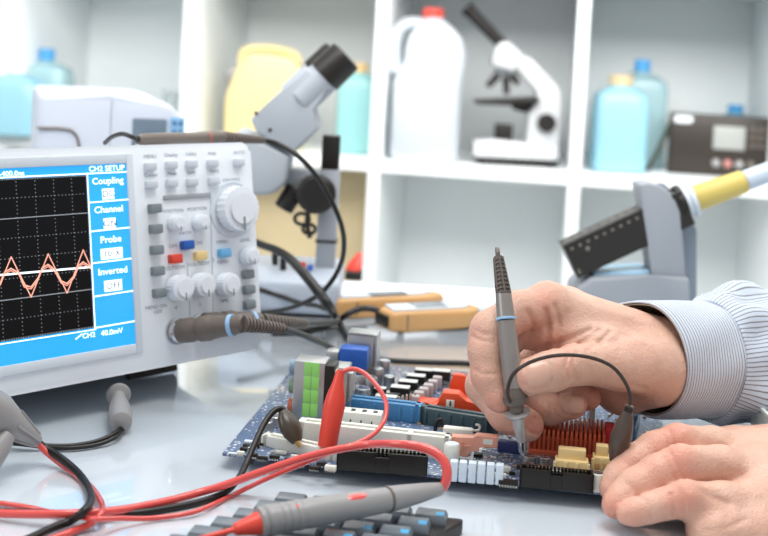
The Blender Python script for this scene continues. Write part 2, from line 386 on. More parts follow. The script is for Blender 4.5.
# ================================================================== hands (one smooth implicit surface each)
def surface_nets(F, org, h):
    ins = F < 0
    nx, ny, nz = F.shape
    c = np.zeros((nx-1, ny-1, nz-1), np.int8)
    for dx in (0, 1):
        for dy in (0, 1):
            for dz in (0, 1): c += ins[dx:nx-1+dx, dy:ny-1+dy, dz:nz-1+dz]
    act = (c > 0) & (c < 8); idx = -np.ones(act.shape, np.int64); I = np.argwhere(act); idx[act] = np.arange(len(I))
    acc = np.zeros((len(I), 3)); cnt = np.zeros(len(I))
    for ax in range(3):
        o = [a for a in range(3) if a != ax]
        for s in (0, 1):
            for t in (0, 1):
                off = np.zeros(3, int); off[o[0]] = s; off[o[1]] = t
                A = I+off; B = A.copy(); B[:, ax] += 1
                fa = F[A[:, 0], A[:, 1], A[:, 2]]; fb = F[B[:, 0], B[:, 1], B[:, 2]]
                m = (fa < 0) != (fb < 0); tt_ = np.where(m, fa/np.where(m, fa-fb, 1), 0)
                p = off[None, :].astype(float)+np.zeros((len(I), 3)); p[:, ax] += tt_
                acc[m] += p[m]; cnt[m] += 1
    V = org+(I+acc/cnt[:, None])*h
    Q = []
    for ax in range(3):
        o = [a for a in range(3) if a != ax]
        a0 = ins.take(range(0, F.shape[ax]-1), ax); a1 = ins.take(range(1, F.shape[ax]), ax)
        E_ = np.argwhere(a0 != a1); 
        ok = (E_[:, o[0]] > 0) & (E_[:, o[1]] > 0) & (E_[:, o[0]] < F.shape[o[0]]-1) & (E_[:, o[1]] < F.shape[o[1]]-1); E_ = E_[ok]
        def g(s, t):
            q = E_.copy(); q[:, o[0]] -= s; q[:, o[1]] -= t; return idx[q[:, 0], q[:, 1], q[:, 2]]
        q = np.stack([g(1, 1), g(0, 1), g(0, 0), g(1, 0)], 1)
        fl = ins[E_[:, 0], E_[:, 1], E_[:, 2]]
        if ax == 1: fl = ~fl
        q[~fl] = q[~fl][:, ::-1]; Q.append(q)
    return V, np.concatenate(Q)
def npv(v): return np.array([v[0], v[1], v[2]], np.float32)
def rcone(X, a, b, r1, r2):
    a = npv(a); b = npv(b); ba = b-a; l2 = float(ba@ba); rr = r1-r2; a2 = l2-rr*rr; il2 = 1/l2
    pa = X-a; y = pa@ba; z = y-l2
    xv = pa*l2-y[:, None]*ba; x2 = np.einsum('ij,ij->i', xv, xv); y2 = y*y*l2; z2 = z*z*l2
    k = np.sign(rr)*rr*rr*x2
    c1 = np.sign(z)*a2*z2 > k; c2 = np.sign(y)*a2*y2 < k
    return np.where(c1, np.sqrt(x2+z2)*il2-r2, np.where(c2, np.sqrt(x2+y2)*il2-r1, (np.sqrt(np.maximum(x2*a2*il2, 0))+y*rr)*il2-r1))
def smin(a, b, k):
    h = np.maximum(k-np.abs(a-b), 0)/k; return np.minimum(a, b)-h*h*k*.25
def chain(X, pts, k):
    F = None
    for (a, ra), (b, rb) in zip(pts, pts[1:]):
        d = rcone(X, a, b, ra, rb if abs(rb-ra) > 1e-6 else rb+1e-5); F = d if F is None else smin(F, d, k)
    return F
def segd(X, a, b):
    a = npv(a); b = npv(b); ba = b-a; t = np.clip(((X-a)@ba)/float(ba@ba), 0, 1); return np.linalg.norm(X-a-t[:, None]*ba, axis=1)
def hand_mesh(palm, fingers, creases, h, kp=.010, kf=.006, bumps=(), extra=()):
    allp = [(Vector(p), r) for ch in palm+fingers for p, r in ch]
    lo = np.array([min(p[i]-r for p, r in allp) for i in range(3)])-.006; hi = np.array([max(p[i]+r for p, r in allp) for i in range(3)])+.006
    n = np.ceil((hi-lo)/h).astype(int)+1
    F = np.full(tuple(n), 1.0, np.float32)
    # coarse pass first, then evaluate the fine field only near the surface
    def field(X):
        Pm = None
        for ch in palm:
            d = chain(X, ch, .004); Pm = d if Pm is None else smin(Pm, d, kp)
        R = None
        for ch in fingers:
            d = smin(Pm, chain(X, ch, .0035), kf); R = d if R is None else smin(R, d, .0012)
        for p, r, a in bumps:
            R = R-a*np.exp(-np.sum((X-npv(p))**2, 1)/(r*r))
        for pl, w, a in creases:
            d = None; sl_ = lambda q: np.array([q[0]/q[1], 0, (q[2]-EYE)/q[1]])
            Ym_ = sum(q[1] for q in pl)/len(pl); gate = np.exp(-((X[:, 1]-Ym_)/.016)**4); U = np.stack([X[:, 0]/X[:, 1], X[:, 0]*0, (X[:, 2]-EYE)/X[:, 1]], 1)
            for s, e in zip(pl, pl[1:]):
                q = segd(U, sl_(s), sl_(e)); d = q if d is None else np.minimum(d, q)
            R = R+a*.75*gate*np.exp(-(d*Ym_/w)**2)
        return R
    st = 5; ax = [np.arange(0, m, st) for m in n]
    g = np.stack(np.meshgrid(*ax, indexing='ij'), -1).reshape(-1, 3)
    Fc = field((lo+g*h).astype(np.float32)).reshape([len(a) for a in ax])
    rad = st*h*1.9
    for ci in np.argwhere(np.abs(Fc) < rad+.002):
        pass
    near = np.abs(Fc) < rad+.002
    mask = np.zeros(tuple(n), bool)
    for ci in np.argwhere(near):
        s = [slice(max(0, c*st-st//2-1), min(n[i], c*st+st//2+2)) for i, c in enumerate(ci)]; mask[tuple(s)] = True
    up_ = Fc
    for i in range(3): up_ = np.repeat(up_, st, i)
    sg = up_[:n[0], :n[1], :n[2]]
    pad = [(0, n[i]-sg.shape[i]) for i in range(3)]; sg = np.pad(sg, pad, mode='edge')
    F = sg.astype(np.float32).copy()
    I = np.argwhere(mask); val = np.empty(len(I), np.float32)
    for s in range(0, len(I), 200000): val[s:s+200000] = field((lo+I[s:s+200000]*h).astype(np.float32))
    F[mask] = val
    return surface_nets(F, lo, h)
def skin_material():
    m = bpy.data.materials.new('skin'); m.use_nodes = True; nt = m.node_tree; L = nt.links; b = nt.nodes['Principled BSDF']
    N = lambda t: nt.nodes.new(t)
    tc = N('ShaderNodeTexCoord'); at = N('ShaderNodeAttribute'); at.attribute_name = 'flush'; an = N('ShaderNodeAttribute'); an.attribute_name = 'nail'
    n1 = N('ShaderNodeTexNoise'); n1.inputs['Scale'].default_value = 70; n1.inputs['Detail'].default_value = 5; L.new(tc.outputs['Object'], n1.inputs['Vector'])
    n2 = N('ShaderNodeTexNoise'); n2.inputs['Scale'].default_value = 22; n2.inputs['Detail'].default_value = 3; L.new(tc.outputs['Object'], n2.inputs['Vector'])
    mx = N('ShaderNodeMix'); mx.data_type = 'RGBA'; mx.inputs[6].default_value = (*s2l((206, 160, 136)), 1); mx.inputs[7].default_value = (*s2l((226, 192, 172)), 1)
    L.new(n1.outputs['Fac'], mx.inputs[0])
    mr = N('ShaderNodeMapRange'); mr.inputs[1].default_value = .3; mr.inputs[2].default_value = .75; L.new(n2.outputs['Fac'], mr.inputs[0])
    ad = N('ShaderNodeMath'); ad.operation = 'MULTIPLY_ADD'; L.new(mr.outputs[0], ad.inputs[0]); ad.inputs[1].default_value = .28; L.new(at.outputs['Fac'], ad.inputs[2]); ad.use_clamp = True
    m2 = N('ShaderNodeMix'); m2.data_type = 'RGBA'; L.new(ad.outputs[0], m2.inputs[0]); L.new(mx.outputs[2], m2.inputs[6]); m2.inputs[7].default_value = (*s2l((212, 140, 120)), 1)
    m3 = N('ShaderNodeMix'); m3.data_type = 'RGBA'; L.new(an.outputs['Fac'], m3.inputs[0]); L.new(m2.outputs[2], m3.inputs[6]); m3.inputs[7].default_value = (*s2l((216, 172, 152)), 1)
    L.new(m3.outputs[2], b.inputs['Base Color'])
    rm = N('ShaderNodeMapRange'); rm.inputs[3].default_value = .47; rm.inputs[4].default_value = .25; L.new(an.outputs['Fac'], rm.inputs[0]); L.new(rm.outputs[0], b.inputs['Roughness'])
    b.inputs['Subsurface Weight'].default_value = .18; b.inputs['Subsurface Radius'].default_value = (1, .35, .2); b.inputs['Subsurface Scale'].default_value = .004
    v = N('ShaderNodeTexVoronoi'); v.inputs['Scale'].default_value = 900; L.new(tc.outputs['Object'], v.inputs['Vector'])
    n4 = N('ShaderNodeTexNoise'); n4.inputs['Scale'].default_value = 260; n4.inputs['Detail'].default_value = 4; L.new(tc.outputs['Object'], n4.inputs['Vector'])
    a2 = N('ShaderNodeMath'); a2.operation = 'MULTIPLY_ADD'; L.new(v.outputs['Distance'], a2.inputs[0]); a2.inputs[1].default_value = .35; L.new(n4.outputs['Fac'], a2.inputs[2])
    iv = N('ShaderNodeMath'); iv.operation = 'SUBTRACT'; iv.inputs[0].default_value = 1.0; L.new(an.outputs['Fac'], iv.inputs[1])
    st = N('ShaderNodeMath'); st.operation = 'MULTIPLY'; st.inputs[1].default_value = .9; L.new(iv.outputs[0], st.inputs[0])
    bp = N('ShaderNodeBump'); bp.inputs['Distance'].default_value = .0007; L.new(st.outputs[0], bp.inputs['Strength']); L.new(a2.outputs[0], bp.inputs['Height']); L.new(bp.outputs['Normal'], b.inputs['Normal'])
    return m
M_skin = skin_material()
def nrm(v): return Vector(v).normalized()
def finish_hand(V, Q, nails, flush):
    me = bpy.data.meshes.new('h'); me.from_pydata(V.tolist(), [], Q.tolist()); me.update()
    bm = bmesh.new(); bm.from_mesh(me)
    for _ in range(1): bmesh.ops.smooth_vert(bm, verts=bm.verts, factor=.45, use_axis_x=True, use_axis_y=True, use_axis_z=True)
    bmesh.ops.recalc_face_normals(bm, faces=bm.faces); bm.normal_update()
    X = np.array([v.co[:] for v in bm.verts]); Nn = np.array([v.normal[:] for v in bm.verts])
    nail = np.zeros(len(X)); disp = np.zeros(len(X))
    for c, t, n, Ln, W in nails:
        c = npv(c); t = npv(t); n = npv(n); n = n-t*(n@t); n /= np.linalg.norm(n); s = np.cross(t, n)
        d = X-c; a = d@t/Ln; b = d@s/W; u = d@n
        q = (np.abs(a)**3+np.abs(b)**3)**(1/3)
        ok = (np.abs(u) < .007) & (Nn@n > .15)
        m = np.clip((1.04-q)/.10, 0, 1)*ok; nail = np.maximum(nail, m)
        edge = np.exp(-((q-1.10)/.12)**2)*ok*(a < .75)
        disp += m*.0003-edge*.00055
    fl = np.zeros(len(X))
    for p, r, w in flush: fl = np.maximum(fl, w*np.exp(-np.sum((X-npv(p))**2, 1)/(r*r)))
    X2 = X+Nn*disp[:, None]
    for v, p in zip(bm.verts, X2): v.co = p
    bm.to_mesh(me); bm.free()
    return me, nail, fl
V_ = P
# --- right hand: pinches the probe; back of the hand up, thumb side to the camera
wr = [(P(672, 343, .705), .0195), (P(668, 373, .71), .0185)]
elb = P(960, 320, .86)
IM = (P(549, 307, .672), .0125); MMc = (P(566, 311, .695), .0125); RMc = (P(584, 322, .715), .012); LMc = (P(600, 340, .73), .011)
palm = [
 [(P(664, 357, .705), .0160), IM], [(P(666, 356, .712), .0165), MMc], [(P(670, 352, .722), .0180), RMc], [(P(670, 366, .728), .0170), LMc],
 [(P(655, 376, .695), .0170), (P(622, 384, .705), .0165), (P(600, 370, .715), .014)],
 [(P(652, 366, .685), .0175), (P(618, 366, .662), .0140)],
 [(P(600, 345, .675), .0120), (P(566, 330, .672), .0100)],
 [(P(664, 357, .705), .0165), (P(740, 352, .735), .019), (elb, .033)], [(P(672, 372, .71), .0185), (P(740, 370, .74), .019), (elb-Vector((0, 0, .01)), .032)],
]
idx_t = [IM, (P(520, 311, .660), .0108), (P(491, 330, .650), .0108), (P(487, 352, .645), .0098), (P(489, 376, .641), .0092), (P(498, 396, .637), .0072), (P(501, 402, .636), .0058)]
mid_t = [MMc, (P(520, 325, .690), .0110), (P(491, 356, .680), .0105), (P(484, 386, .668), .0100), (P(506, 414, .656), .0095), (P(528, 425, .650), .0086)]
rng_t = [RMc, (P(545, 345, .715), .0105), (P(505, 385, .700), .0100), (P(522, 408, .680), .0093), (P(550, 408, .668), .0090), (P(573, 404, .662), .0080)]
lit_t = [LMc, (P(570, 360, .735), .0090), (P(535, 385, .722), .0085), (P(552, 400, .700), .0078), (P(575, 399, .685), .0075), (P(589, 398, .681), .0068)]
thm_t = [(P(618, 366, .662), .0140), (P(576, 364, .645), .0108), (P(552, 370, .637), .0108), (P(530, 377, .632), .0098)]
web = [(P(528, 330, .672), .0110), (P(552, 334, .668), .0112), (P(600, 348, .664), .012)]
def pl(*a): return [P(*q) for q in a]
creases = [
 (pl((546, 310, .657), (549, 330, .657), (547, 350, .66)), .0016, .0030),
 (pl((555, 306, .655), (560, 325, .655), (558, 348, .658)), .0013, .0024),
 (pl((567, 312, .655), (566, 325, .653), (562, 342, .654)), .0012, .0011),
 (pl((528, 312, .650), (533, 325, .648), (527, 342, .65)), .0014, .0022),
 (pl((520, 352, .640), (545, 348, .642), (572, 338, .650), (590, 330, .655)), .0016, .0030),
 (pl((576, 352, .635), (572, 366, .631), (576, 380, .637)), .0010, .0013),
 (pl((569, 354, .635), (565, 366, .630), (568, 380, .636)), .0009, .0012),
 (pl((600, 330, .66), (585, 340, .65), (575, 346, .65)), .0011, .0015),
 (pl((610, 332, .67), (598, 344, .655), (588, 350, .648)), .0011, .0013),
 (pl((560, 394, .64), (590, 388, .65), (620, 392, .668), (640, 398, .68)), .0016, .0022),
 (pl((610, 378, .65), (628, 384, .66), (645, 388, .68)), .0012, .0013),
 (pl((640, 340, .685), (652, 365, .686), (650, 392, .69)), .0013, .0012),
 (pl((474, 337, .652), (482, 341, .641), (496, 342, .640)), .0009, .0010),
 (pl((476, 331, .655), (484, 334, .641), (500, 335, .639)), .0009, .0009),
 (pl((475, 370, .643), (482, 374, .633), (498, 374, .632)), .0009, .0010),
 (pl((545, 400, .655), (549, 408, .656), (547, 418, .66)), .0009, .0012),
]
bumps = [(P(545, 290, .672), .007, .0016), (P(566, 296, .694), .007, .0016), (P(476, 338, .650), .006, .0010), (P(640, 312, .70), .012, .0012), (P(529, 429, .645), .005, .0006)]
tnd = [([P(556, 297, .668), P(610, 312, .690), P(650, 322, .70)], .0030, -.0008), ([P(575, 298, .69), P(620, 306, .71)], .0030, -.0008), ([P(596, 350, .650), P(640, 340, .680)], .0025, -.0006), ([P(590, 325, .66), P(625, 332, .68), P(650, 345, .69)], .0016, -.0005)]
Vr, Qr = hand_mesh(palm, [idx_t, mid_t, rng_t, lit_t, thm_t, web], creases+tnd, .00095, bumps=bumps)
vw = lambda x, y, Y: (EYEV-P(x, y, Y)).normalized()
nails_r = [
 (P(537, 375, .626), nrm(P(522, 380, .632)-P(552, 370, .634)), vw(540, 370, .63)+Vector((0, 0, .75)), .0070, .0056),
 (P(572, 404, .655), nrm(P(585, 404, .66)-P(560, 405, .664)), vw(572, 404, .655)+Vector((0, 0, .25)), .0060, .0049),
 (P(527, 436, .645), nrm(P(533, 433, .647)-P(520, 420, .65)), vw(530, 432, .645)+Vector((-.5, 0, -.55)), .0056, .0045),
]
flush_r = [(P(540, 300, .66), .011, .5), (P(478, 338, .645), .010, .5), (P(484, 378, .64), .010, .5), (P(500, 404, .635), .010, .8), (P(524, 378, .628), .009, .6), (P(530, 430, .645), .010, .9), (P(578, 408, .66), .011, .7), (P(592, 398, .68), .010, .7),
 (P(565, 368, .63), .008, .35), (P(535, 330, .65), .014, .5), (P(552, 345, .65), .014, .5), (P(600, 395, .67), .02, .3)]
me_r, nl_r, fl_r = finish_hand(Vr, Qr, nails_r, flush_r)
# --- left hand: rests on the bench and steadies the board
def GZ(x, y, z): return G(x, y, z)
WL = P(868, 478, .64)
P1 = (P(678, 444, .625), .0098); P2 = (P(680, 466, .600), .0100); P3 = (P(685, 499, .581), .0086); P0_ = (P(672, 446, .650), .0095)
K1 = (P(745, 458, .650), .0130); K2 = (P(758, 478, .625), .0135); K3 = (P(764, 506, .602), .0130); K0 = (P(735, 452, .672), .013)
palm2 = [[(WL+Vector((0, .016, .006)), .021), K0], [(WL+Vector((0, .006, .008)), .022), K1], [(WL+Vector((0, -.004, .007)), .022), K2], [(WL+Vector((0, -.012, .002)), .020), K3],
 [K1, K2, K3], [(WL+Vector((0, -.012, -.002)), .020), (P(800, 540, .600), .020), (P(752, 536, .588), .0165), (P(712, 532, .578), .0120)],
 [(WL, .024), (P(1010, 440, .70), .028), (P(1250, 380, .82), .038)],
 [(P(800, 495, .64), .02), (P(770, 480, .65), .014)]]
f0 = [K0, P0_, (P(636, 462, .650), .0082), (P(625, 470, .648), .0072)]
f1 = [K1, (P(712, 446, .640), .0100), P1, (P(655, 450, .622), .0090), (P(634, 463, .617), .0088), (P(620, 478, .612), .0080), (P(613, 489, .609), .0070)]
f2 = [K2, (P(720, 466, .612), .0100), P2, (P(658, 474, .597), .0092), (P(636, 487, .593), .0090), (P(622, 499, .589), .0076), (P(615, 505, .586), .0066)]
f3 = [K3, (P(722, 503, .590), .0100), P3, (P(664, 504, .579), .0070), (P(648, 508.5, .577), .0066), (P(634, 512.5, .576), .0058), (P(626, 514, .576), .0048)]
th2 = [(P(800, 495, .645), .017), (P(730, 478, .665), .0115), (P(690, 478, .660), .010), (P(665, 482, .650), .0085)]
creases2 = [
 (pl((664, 436, .616), (668, 446, .612), (672, 458, .614)), .0010, .0010), (pl((670, 432, .618), (674, 444, .613), (679, 456, .613)), .0009, .0012),
 (pl((664, 458, .590), (669, 468, .588), (676, 480, .590)), .0010, .0010), (pl((671, 454, .592), (677, 466, .588), (684, 478, .589)), .0009, .0012),
 (pl((671, 494, .572), (674, 503, .569), (674, 514, .571)), .0011, .0016), (pl((679, 490, .574), (683, 500, .569), (685, 510, .570)), .0010, .0015),
 (pl((626, 462, .611), (633, 469, .606), (640, 476, .610)), .0009, .0005), (pl((628, 484, .586), (636, 493, .583), (642, 500, .586)), .0009, .0010),
 (pl((646, 500, .575), (650, 509, .569), (652, 518, .572)), .0009, .0012),
 (pl((690, 487, .590), (708, 496, .592), (728, 504, .592)), .0018, .0020),
 (pl((705, 532, .575), (722, 530, .580), (745, 520, .588)), .0014, .0012),
]
tnd2 = [([P(690, 432, .63), P(740, 446, .64), P(780, 460, .64)], .0035, -.0008), ([P(700, 452, .60), P(745, 468, .612), P(790, 480, .62)], .0035, -.0010), ([P(720, 440, .63), P(750, 460, .63), P(768, 470, .63)], .0014, -.0006), ([P(735, 490, .60), P(760, 495, .605)], .002, -.0006)]
bumps2 = [(P(678, 433, .620), .007, .0012), (P(680, 455, .596), .007, .0012), (P(688, 493, .576), .007, .0012)]
Vl, Ql = hand_mesh(palm2, [f0, f1, f2, f3, th2], creases2+tnd2, .00095, bumps=bumps2, kf=.007)
nails_l = []
flush_l = [(P(676, 436, .62), .010, .7), (P(678, 457, .593), .010, .7), (P(684, 496, .572), .011, .6), (P(660, 443, .615), .009, .4), (P(656, 468, .59), .009, .4), (P(613, 500, .60), .010, .8), (P(612, 510, .583), .010, .8), (P(632, 514, .572), .009, .35), (P(630, 470, .61), .008, .4), (P(634, 487, .586), .008, .4)]
Vl[:, 2] = np.maximum(Vl[:, 2], .0004)
me_l, nl_l, fl_l = finish_hand(Vl, Ql, nails_l, flush_l)
bm = bmesh.new(); bm.from_mesh(me_r); bm.from_mesh(me_l); me = bpy.data.meshes.new('person'); bm.to_mesh(me); bm.free()
for nm, arr in (('nail', np.concatenate([nl_r, nl_l])), ('flush', np.concatenate([fl_r, fl_l]))):
    a = me.attributes.new(nm, 'FLOAT', 'POINT'); a.data.foreach_set('value', arr.astype(np.float32))
for p_ in me.polygons: p_.use_smooth = True
me.materials.append(M_skin)
person = bpy.data.objects.new('person', me); COL.objects.link(person); WM['person'] = Matrix.Identity(4)
tag(person, 'person with bare hands holding a probe to the board, striped shirt sleeve', 'person')
# --- shirt
def cloth(name, base, line, scale, axis, wob):
    m = bpy.data.materials.new(name); m.use_nodes = True; nt = m.node_tree; L = nt.links; b = nt.nodes['Principled BSDF']; N = lambda t: nt.nodes.new(t)
    uv = N('ShaderNodeUVMap'); sp = N('ShaderNodeSeparateXYZ'); L.new(uv.outputs[0], sp.inputs[0])
    ns = N('ShaderNodeTexNoise'); ns.inputs['Scale'].default_value = 14; L.new(uv.outputs[0], ns.inputs['Vector'])
    a = N('ShaderNodeMath'); a.operation = 'MULTIPLY_ADD'; L.new(ns.outputs['Fac'], a.inputs[0]); a.inputs[1].default_value = wob; L.new(sp.outputs[axis], a.inputs[2])
    m1 = N('ShaderNodeMath'); m1.operation = 'MULTIPLY'; L.new(a.outputs[0], m1.inputs[0]); m1.inputs[1].default_value = scale
    fr = N('ShaderNodeMath'); fr.operation = 'FRACT'; L.new(m1.outputs[0], fr.inputs[0])
    cr = N('ShaderNodeValToRGB'); e = cr.color_ramp.elements
    e[0].position = 0; e[0].color = (*s2l(base), 1); e[1].position = 1; e[1].color = (*s2l(base), 1)
    for p_, c_ in ((.62, base), (.72, line), (.86, line), (.95, base)):
        q = cr.color_ramp.elements.new(p_); q.color = (*s2l(c_), 1)
    L.new(fr.outputs[0], cr.inputs[0]); L.new(cr.outputs[0], b.inputs['Base Color'])
    b.inputs['Roughness'].default_value = .85; b.inputs['Specular IOR Level'].default_value = .2
    wv_ = N('ShaderNodeTexNoise'); wv_.inputs['Scale'].default_value = 1500; tc = N('ShaderNodeTexCoord'); L.new(tc.outputs['Object'], wv_.inputs['Vector'])
    bp = N('ShaderNodeBump'); bp.inputs['Strength'].default_value = .3; bp.inputs['Distance'].default_value = .0006; L.new(wv_.outputs['Fac'], bp.inputs['Height']); L.new(bp.outputs['Normal'], b.inputs['Normal'])
    return m
M_cuff = cloth('cuff_stripes', (208, 217, 230), (126, 124, 126), 470, 0, .0012)
M_sleeve = cloth('sleeve_stripes', (204, 214, 228), (124, 122, 126), 88, 1, .012)
M_lining = cloth('cuff_lining', (200, 188, 172), (130, 114, 98), 300, 0, .001)
def loft_cloth(name, m, ringf, S_, n=96, th=.0011, parent=None):
    """ringf(s, th) -> point; s along the arm in metres"""
    bm = bmesh.new(); uvl = bm.loops.layers.uv.new('UVMap'); R = []
    for s in S_: R.append([bm.verts.new(ringf(s, 2*math.pi*i/n)) for i in range(n)])
    for a in range(len(S_)-1):
        for i in range(n):
            j = (i+1) % n; fc = bm.faces.new((R[a][i], R[a][j], R[a+1][j], R[a+1][i]))
            for lp, (s, v) in zip(fc.loops, ((S_[a], i), (S_[a], i+1), (S_[a+1], i+1), (S_[a+1], i))): lp[uvl].uv = (s, v/n)
            fc.smooth = True
    me = bpy.data.meshes.new(name); bm.to_mesh(me); bm.free(); me.materials.append(m)
    o = bpy.data.objects.new(name, me); COL.objects.link(o)
    if parent: o.parent = parent
    sm = o.modifiers.new('thickness', 'SOLIDIFY'); sm.thickness = th; sm.offset = 1
    WM[o.name] = Matrix.Identity(4)
    return o
def arm_frame(a, b):
    d = (b-a).normalized(); side = d.cross(Vector((0, 0, 1))).normalized(); u = side.cross(d).normalized()
    return d, side, u       # side: towards the camera for an arm running to +x
A0 = P(646, 359, .704); A1 = P(760, 361, .748); A2 = P(960, 330, .86)
d0, s0, u0 = arm_frame(A0, A1)
def cuff_ring(s, t):
    c, sn = math.cos(t), math.sin(t)         # t=0 -> up, t=90deg -> camera side
    k = math.exp(-s/.02)
    off = (.004*sn if sn > 0 else .020*sn)*k-.003*c*k
    r = .0330-.0012*math.exp(-s/.004)+.0005*math.sin(7*t+90*s)*min(1, s/.02)+.0010*math.exp(-((s-.050)/.004)**2)
    return A0+d0*(s+off)+u0*(c*r*1.02)+s0*(sn*r*.96)
cuff_s = [0, .0006, .0015]+[.003+.052*i/26 for i in range(27)]
sl = MB()
def sleeve_ring(s, t):
    c, sn = math.cos(t), math.sin(t)
    q = s/.32; base = A1.lerp(A2, q) if q < 1 else A2+(A2-A1)*(q-1)
    base = base-d0*.046*(1-min(1, q*2.2))
    puff = .0042*(1-math.exp(-s/.010))+.006*q
    wr_ = .0028*math.sin(3*t+60*s+1.3)+.0022*math.sin(5*t-95*s)+.0016*math.sin(9*t+40*s+2)+.0022*noise.noise(Vector((s*60, t*2.2, 3)))
    r = .0335+puff+wr_*min(1, s/.012)
    return base+u0*(c*r*1.04)+s0*(sn*r)
sleeve = loft_cloth('shirt_sleeve', M_sleeve, sleeve_ring, [0, .001, .002]+[.004+.37*(i/86) for i in range(87)], parent=person)
cuff = loft_cloth('cuff', M_cuff, cuff_ring, cuff_s, parent=sleeve)
lining = loft_cloth('cuff_lining', M_lining, lambda s, t: (lambda p: p-(p-(A0+d0*s)).normalized()*.0012)(cuff_ring(s+.0006, t)), cuff_s, th=.0004, parent=sleeve)
for s in (.0035, .050):
    b = MB()
    for i in range(96):
        t0_ = 2*math.pi*i/96; t1_ = t0_+2*math.pi/96*.62
        q0 = cuff_ring(s, t0_); q1 = cuff_ring(s, t1_); ax_ = A0+d0*s
        b.tube([q0+(q0-ax_).normalized()*.0011, q1+(q1-ax_).normalized()*.0011], .00022, 5, smooth=False)
    b.build('stitching', mat('thread', (200, 206, 216), .8), sleeve)
# left arm sleeve, past the frame
B1 = P(930, 455, .665); B2 = P(1250, 380, .82); d1, s1, u1_ = arm_frame(B1, B2)
def sl2(s, t):
    c, sn = math.cos(t), math.sin(t); r = .033+.02*s+.0015*math.sin(4*t+70*s)
    q = B1+d1*s+u1_*(c*r*.95)+s1*(sn*r); q.z = max(q.z, .002); return q
loft_cloth('shirt_sleeve', M_sleeve, sl2, [i*.0065 for i in range(66)], n=48, parent=person)
# ================================================================== motherboard
BO = G(222, 456, .0065); BR_ = G(602, 495.5, .0065); bx_ = (BR_-BO).normalized(); by_ = Vector((0, 0, 1)).cross(bx_)
BM_ = Matrix.Translation(BO) @ Matrix((bx_, by_, Vector((0, 0, 1)))).transposed().to_4x4()
BI = BM_.inverted(); TP = .0016
def B(px, py, h=TP):
    p = BI @ G(px, py, BO.z+h); return p.x, p.y
bd = thing('circuit_board', 'blue computer motherboard under test with orange heatsink and white slots', 'circuit board', BM_)
BW, BD = .244, .208
def pcb_material():
    m = bpy.data.materials.new('pcb_blue'); m.use_nodes = True; nt = m.node_tree; L = nt.links; b = nt.nodes['Principled BSDF']; N = lambda t: nt.nodes.new(t)
    tc = N('ShaderNodeTexCoord'); br = N('ShaderNodeTexBrick'); br.inputs['Scale'].default_value = 1; br.inputs['Brick Width'].default_value = .009; br.inputs['Row Height'].default_value = .0014; br.inputs['Mortar Size'].default_value = .00022
    br.inputs['Color1'].default_value = (*s2l((66, 86, 118)), 1); br.inputs['Color2'].default_value = (*s2l((78, 98, 132)), 1); br.inputs['Mortar'].default_value = (*s2l((128, 148, 176)), 1)
    mp = N('ShaderNodeMapping'); mp.inputs['Rotation'].default_value = (0, 0, .5); L.new(tc.outputs['Object'], mp.inputs[0]); L.new(mp.outputs[0], br.inputs['Vector'])
    v = N('ShaderNodeTexVoronoi'); v.inputs['Scale'].default_value = 320; L.new(tc.outputs['Object'], v.inputs['Vector'])
    lt = N('ShaderNodeMath'); lt.operation = 'LESS_THAN'; lt.inputs[1].default_value = .30; L.new(v.outputs['Distance'], lt.inputs[0])
    mx = N('ShaderNodeMix'); mx.data_type = 'RGBA'; L.new(lt.outputs[0], mx.inputs[0]); L.new(br.outputs['Color'], mx.inputs[6]); mx.inputs[7].default_value = (*s2l((206, 212, 220)), 1)
    L.new(mx.outputs[2], b.inputs['Base Color']); b.inputs['Roughness'].default_value = .3; b.inputs['Coat Weight'].default_value = .6; b.inputs['Coat Roughness'].default_value = .10
    return m
M_pcb = pcb_material()
MB().bx((0, 0, 0), (BW, BD, TP), .0003).build('board', M_pcb, bd)
for x, y in ((.012, .012), (BW-.012, .012), (.012, BD-.012), (BW-.012, BD-.012), (.12, .012)):
    MB().cyl((x, y, -.0065), (x, y, 0), .0028, n=6).build('standoff', M_metald, bd)
    MB().lathe([(.0032, TP), (.0030, TP+.0012), (.0015, TP+.0018)], Matrix.Translation((x, y, 0))).build('screw', M_metal, bd)
def part(name, mb, m, parent=None): return mb.build(name, m, parent or bd)
def slot(name, pa, pb, h, w, m, key=None, ribs=0, z=TP, parent=None):
    """long connector between two front-bottom pixels; walls, groove and contacts"""
    a = Vector((*B(*pa), 0)); b_ = Vector((*B(*pb), 0)); d = b_-a; L = d.length
    M = Matrix.Translation((a.x, a.y, z)) @ Matrix.Rotation(math.atan2(d.y, d.x), 4, 'Z')
    mb = MB(); t = w*.34
    mb.bx((0, 0, 0), (L, t, h), .0004, M); mb.bx((0, w-t, 0), (L, w, h), .0004, M); mb.bx((.0005, t*.8, 0), (L-.0005, w-t*.8, h*.45), 0, M)
    mb.bx((-.001, 0, 0), (.003, w, h), .0004, M); mb.bx((L-.003, 0, 0), (L+.001, w, h), .0004, M)
    if key: mb.bx((L*key, 0, 0), (L*key+.003, w, h*.98), .0003, M)
    for i in range(ribs): mb.bx((L*(i+.5)/ribs-.0008, -.0008, .001), (L*(i+.5)/ribs+.0008, .0004, h*.86), .0002, M)
    o = part(name, mb, m, parent)
    c = MB(); n = int(L/.00127)
    for i in range(2, n-2):
        if i % 2: c.bx((i*.00127, t*.9, h*.4), (i*.00127+.0006, t*1.05, h*.8), 0, M)
    part('slot_contacts', c, M_gold, o); return o
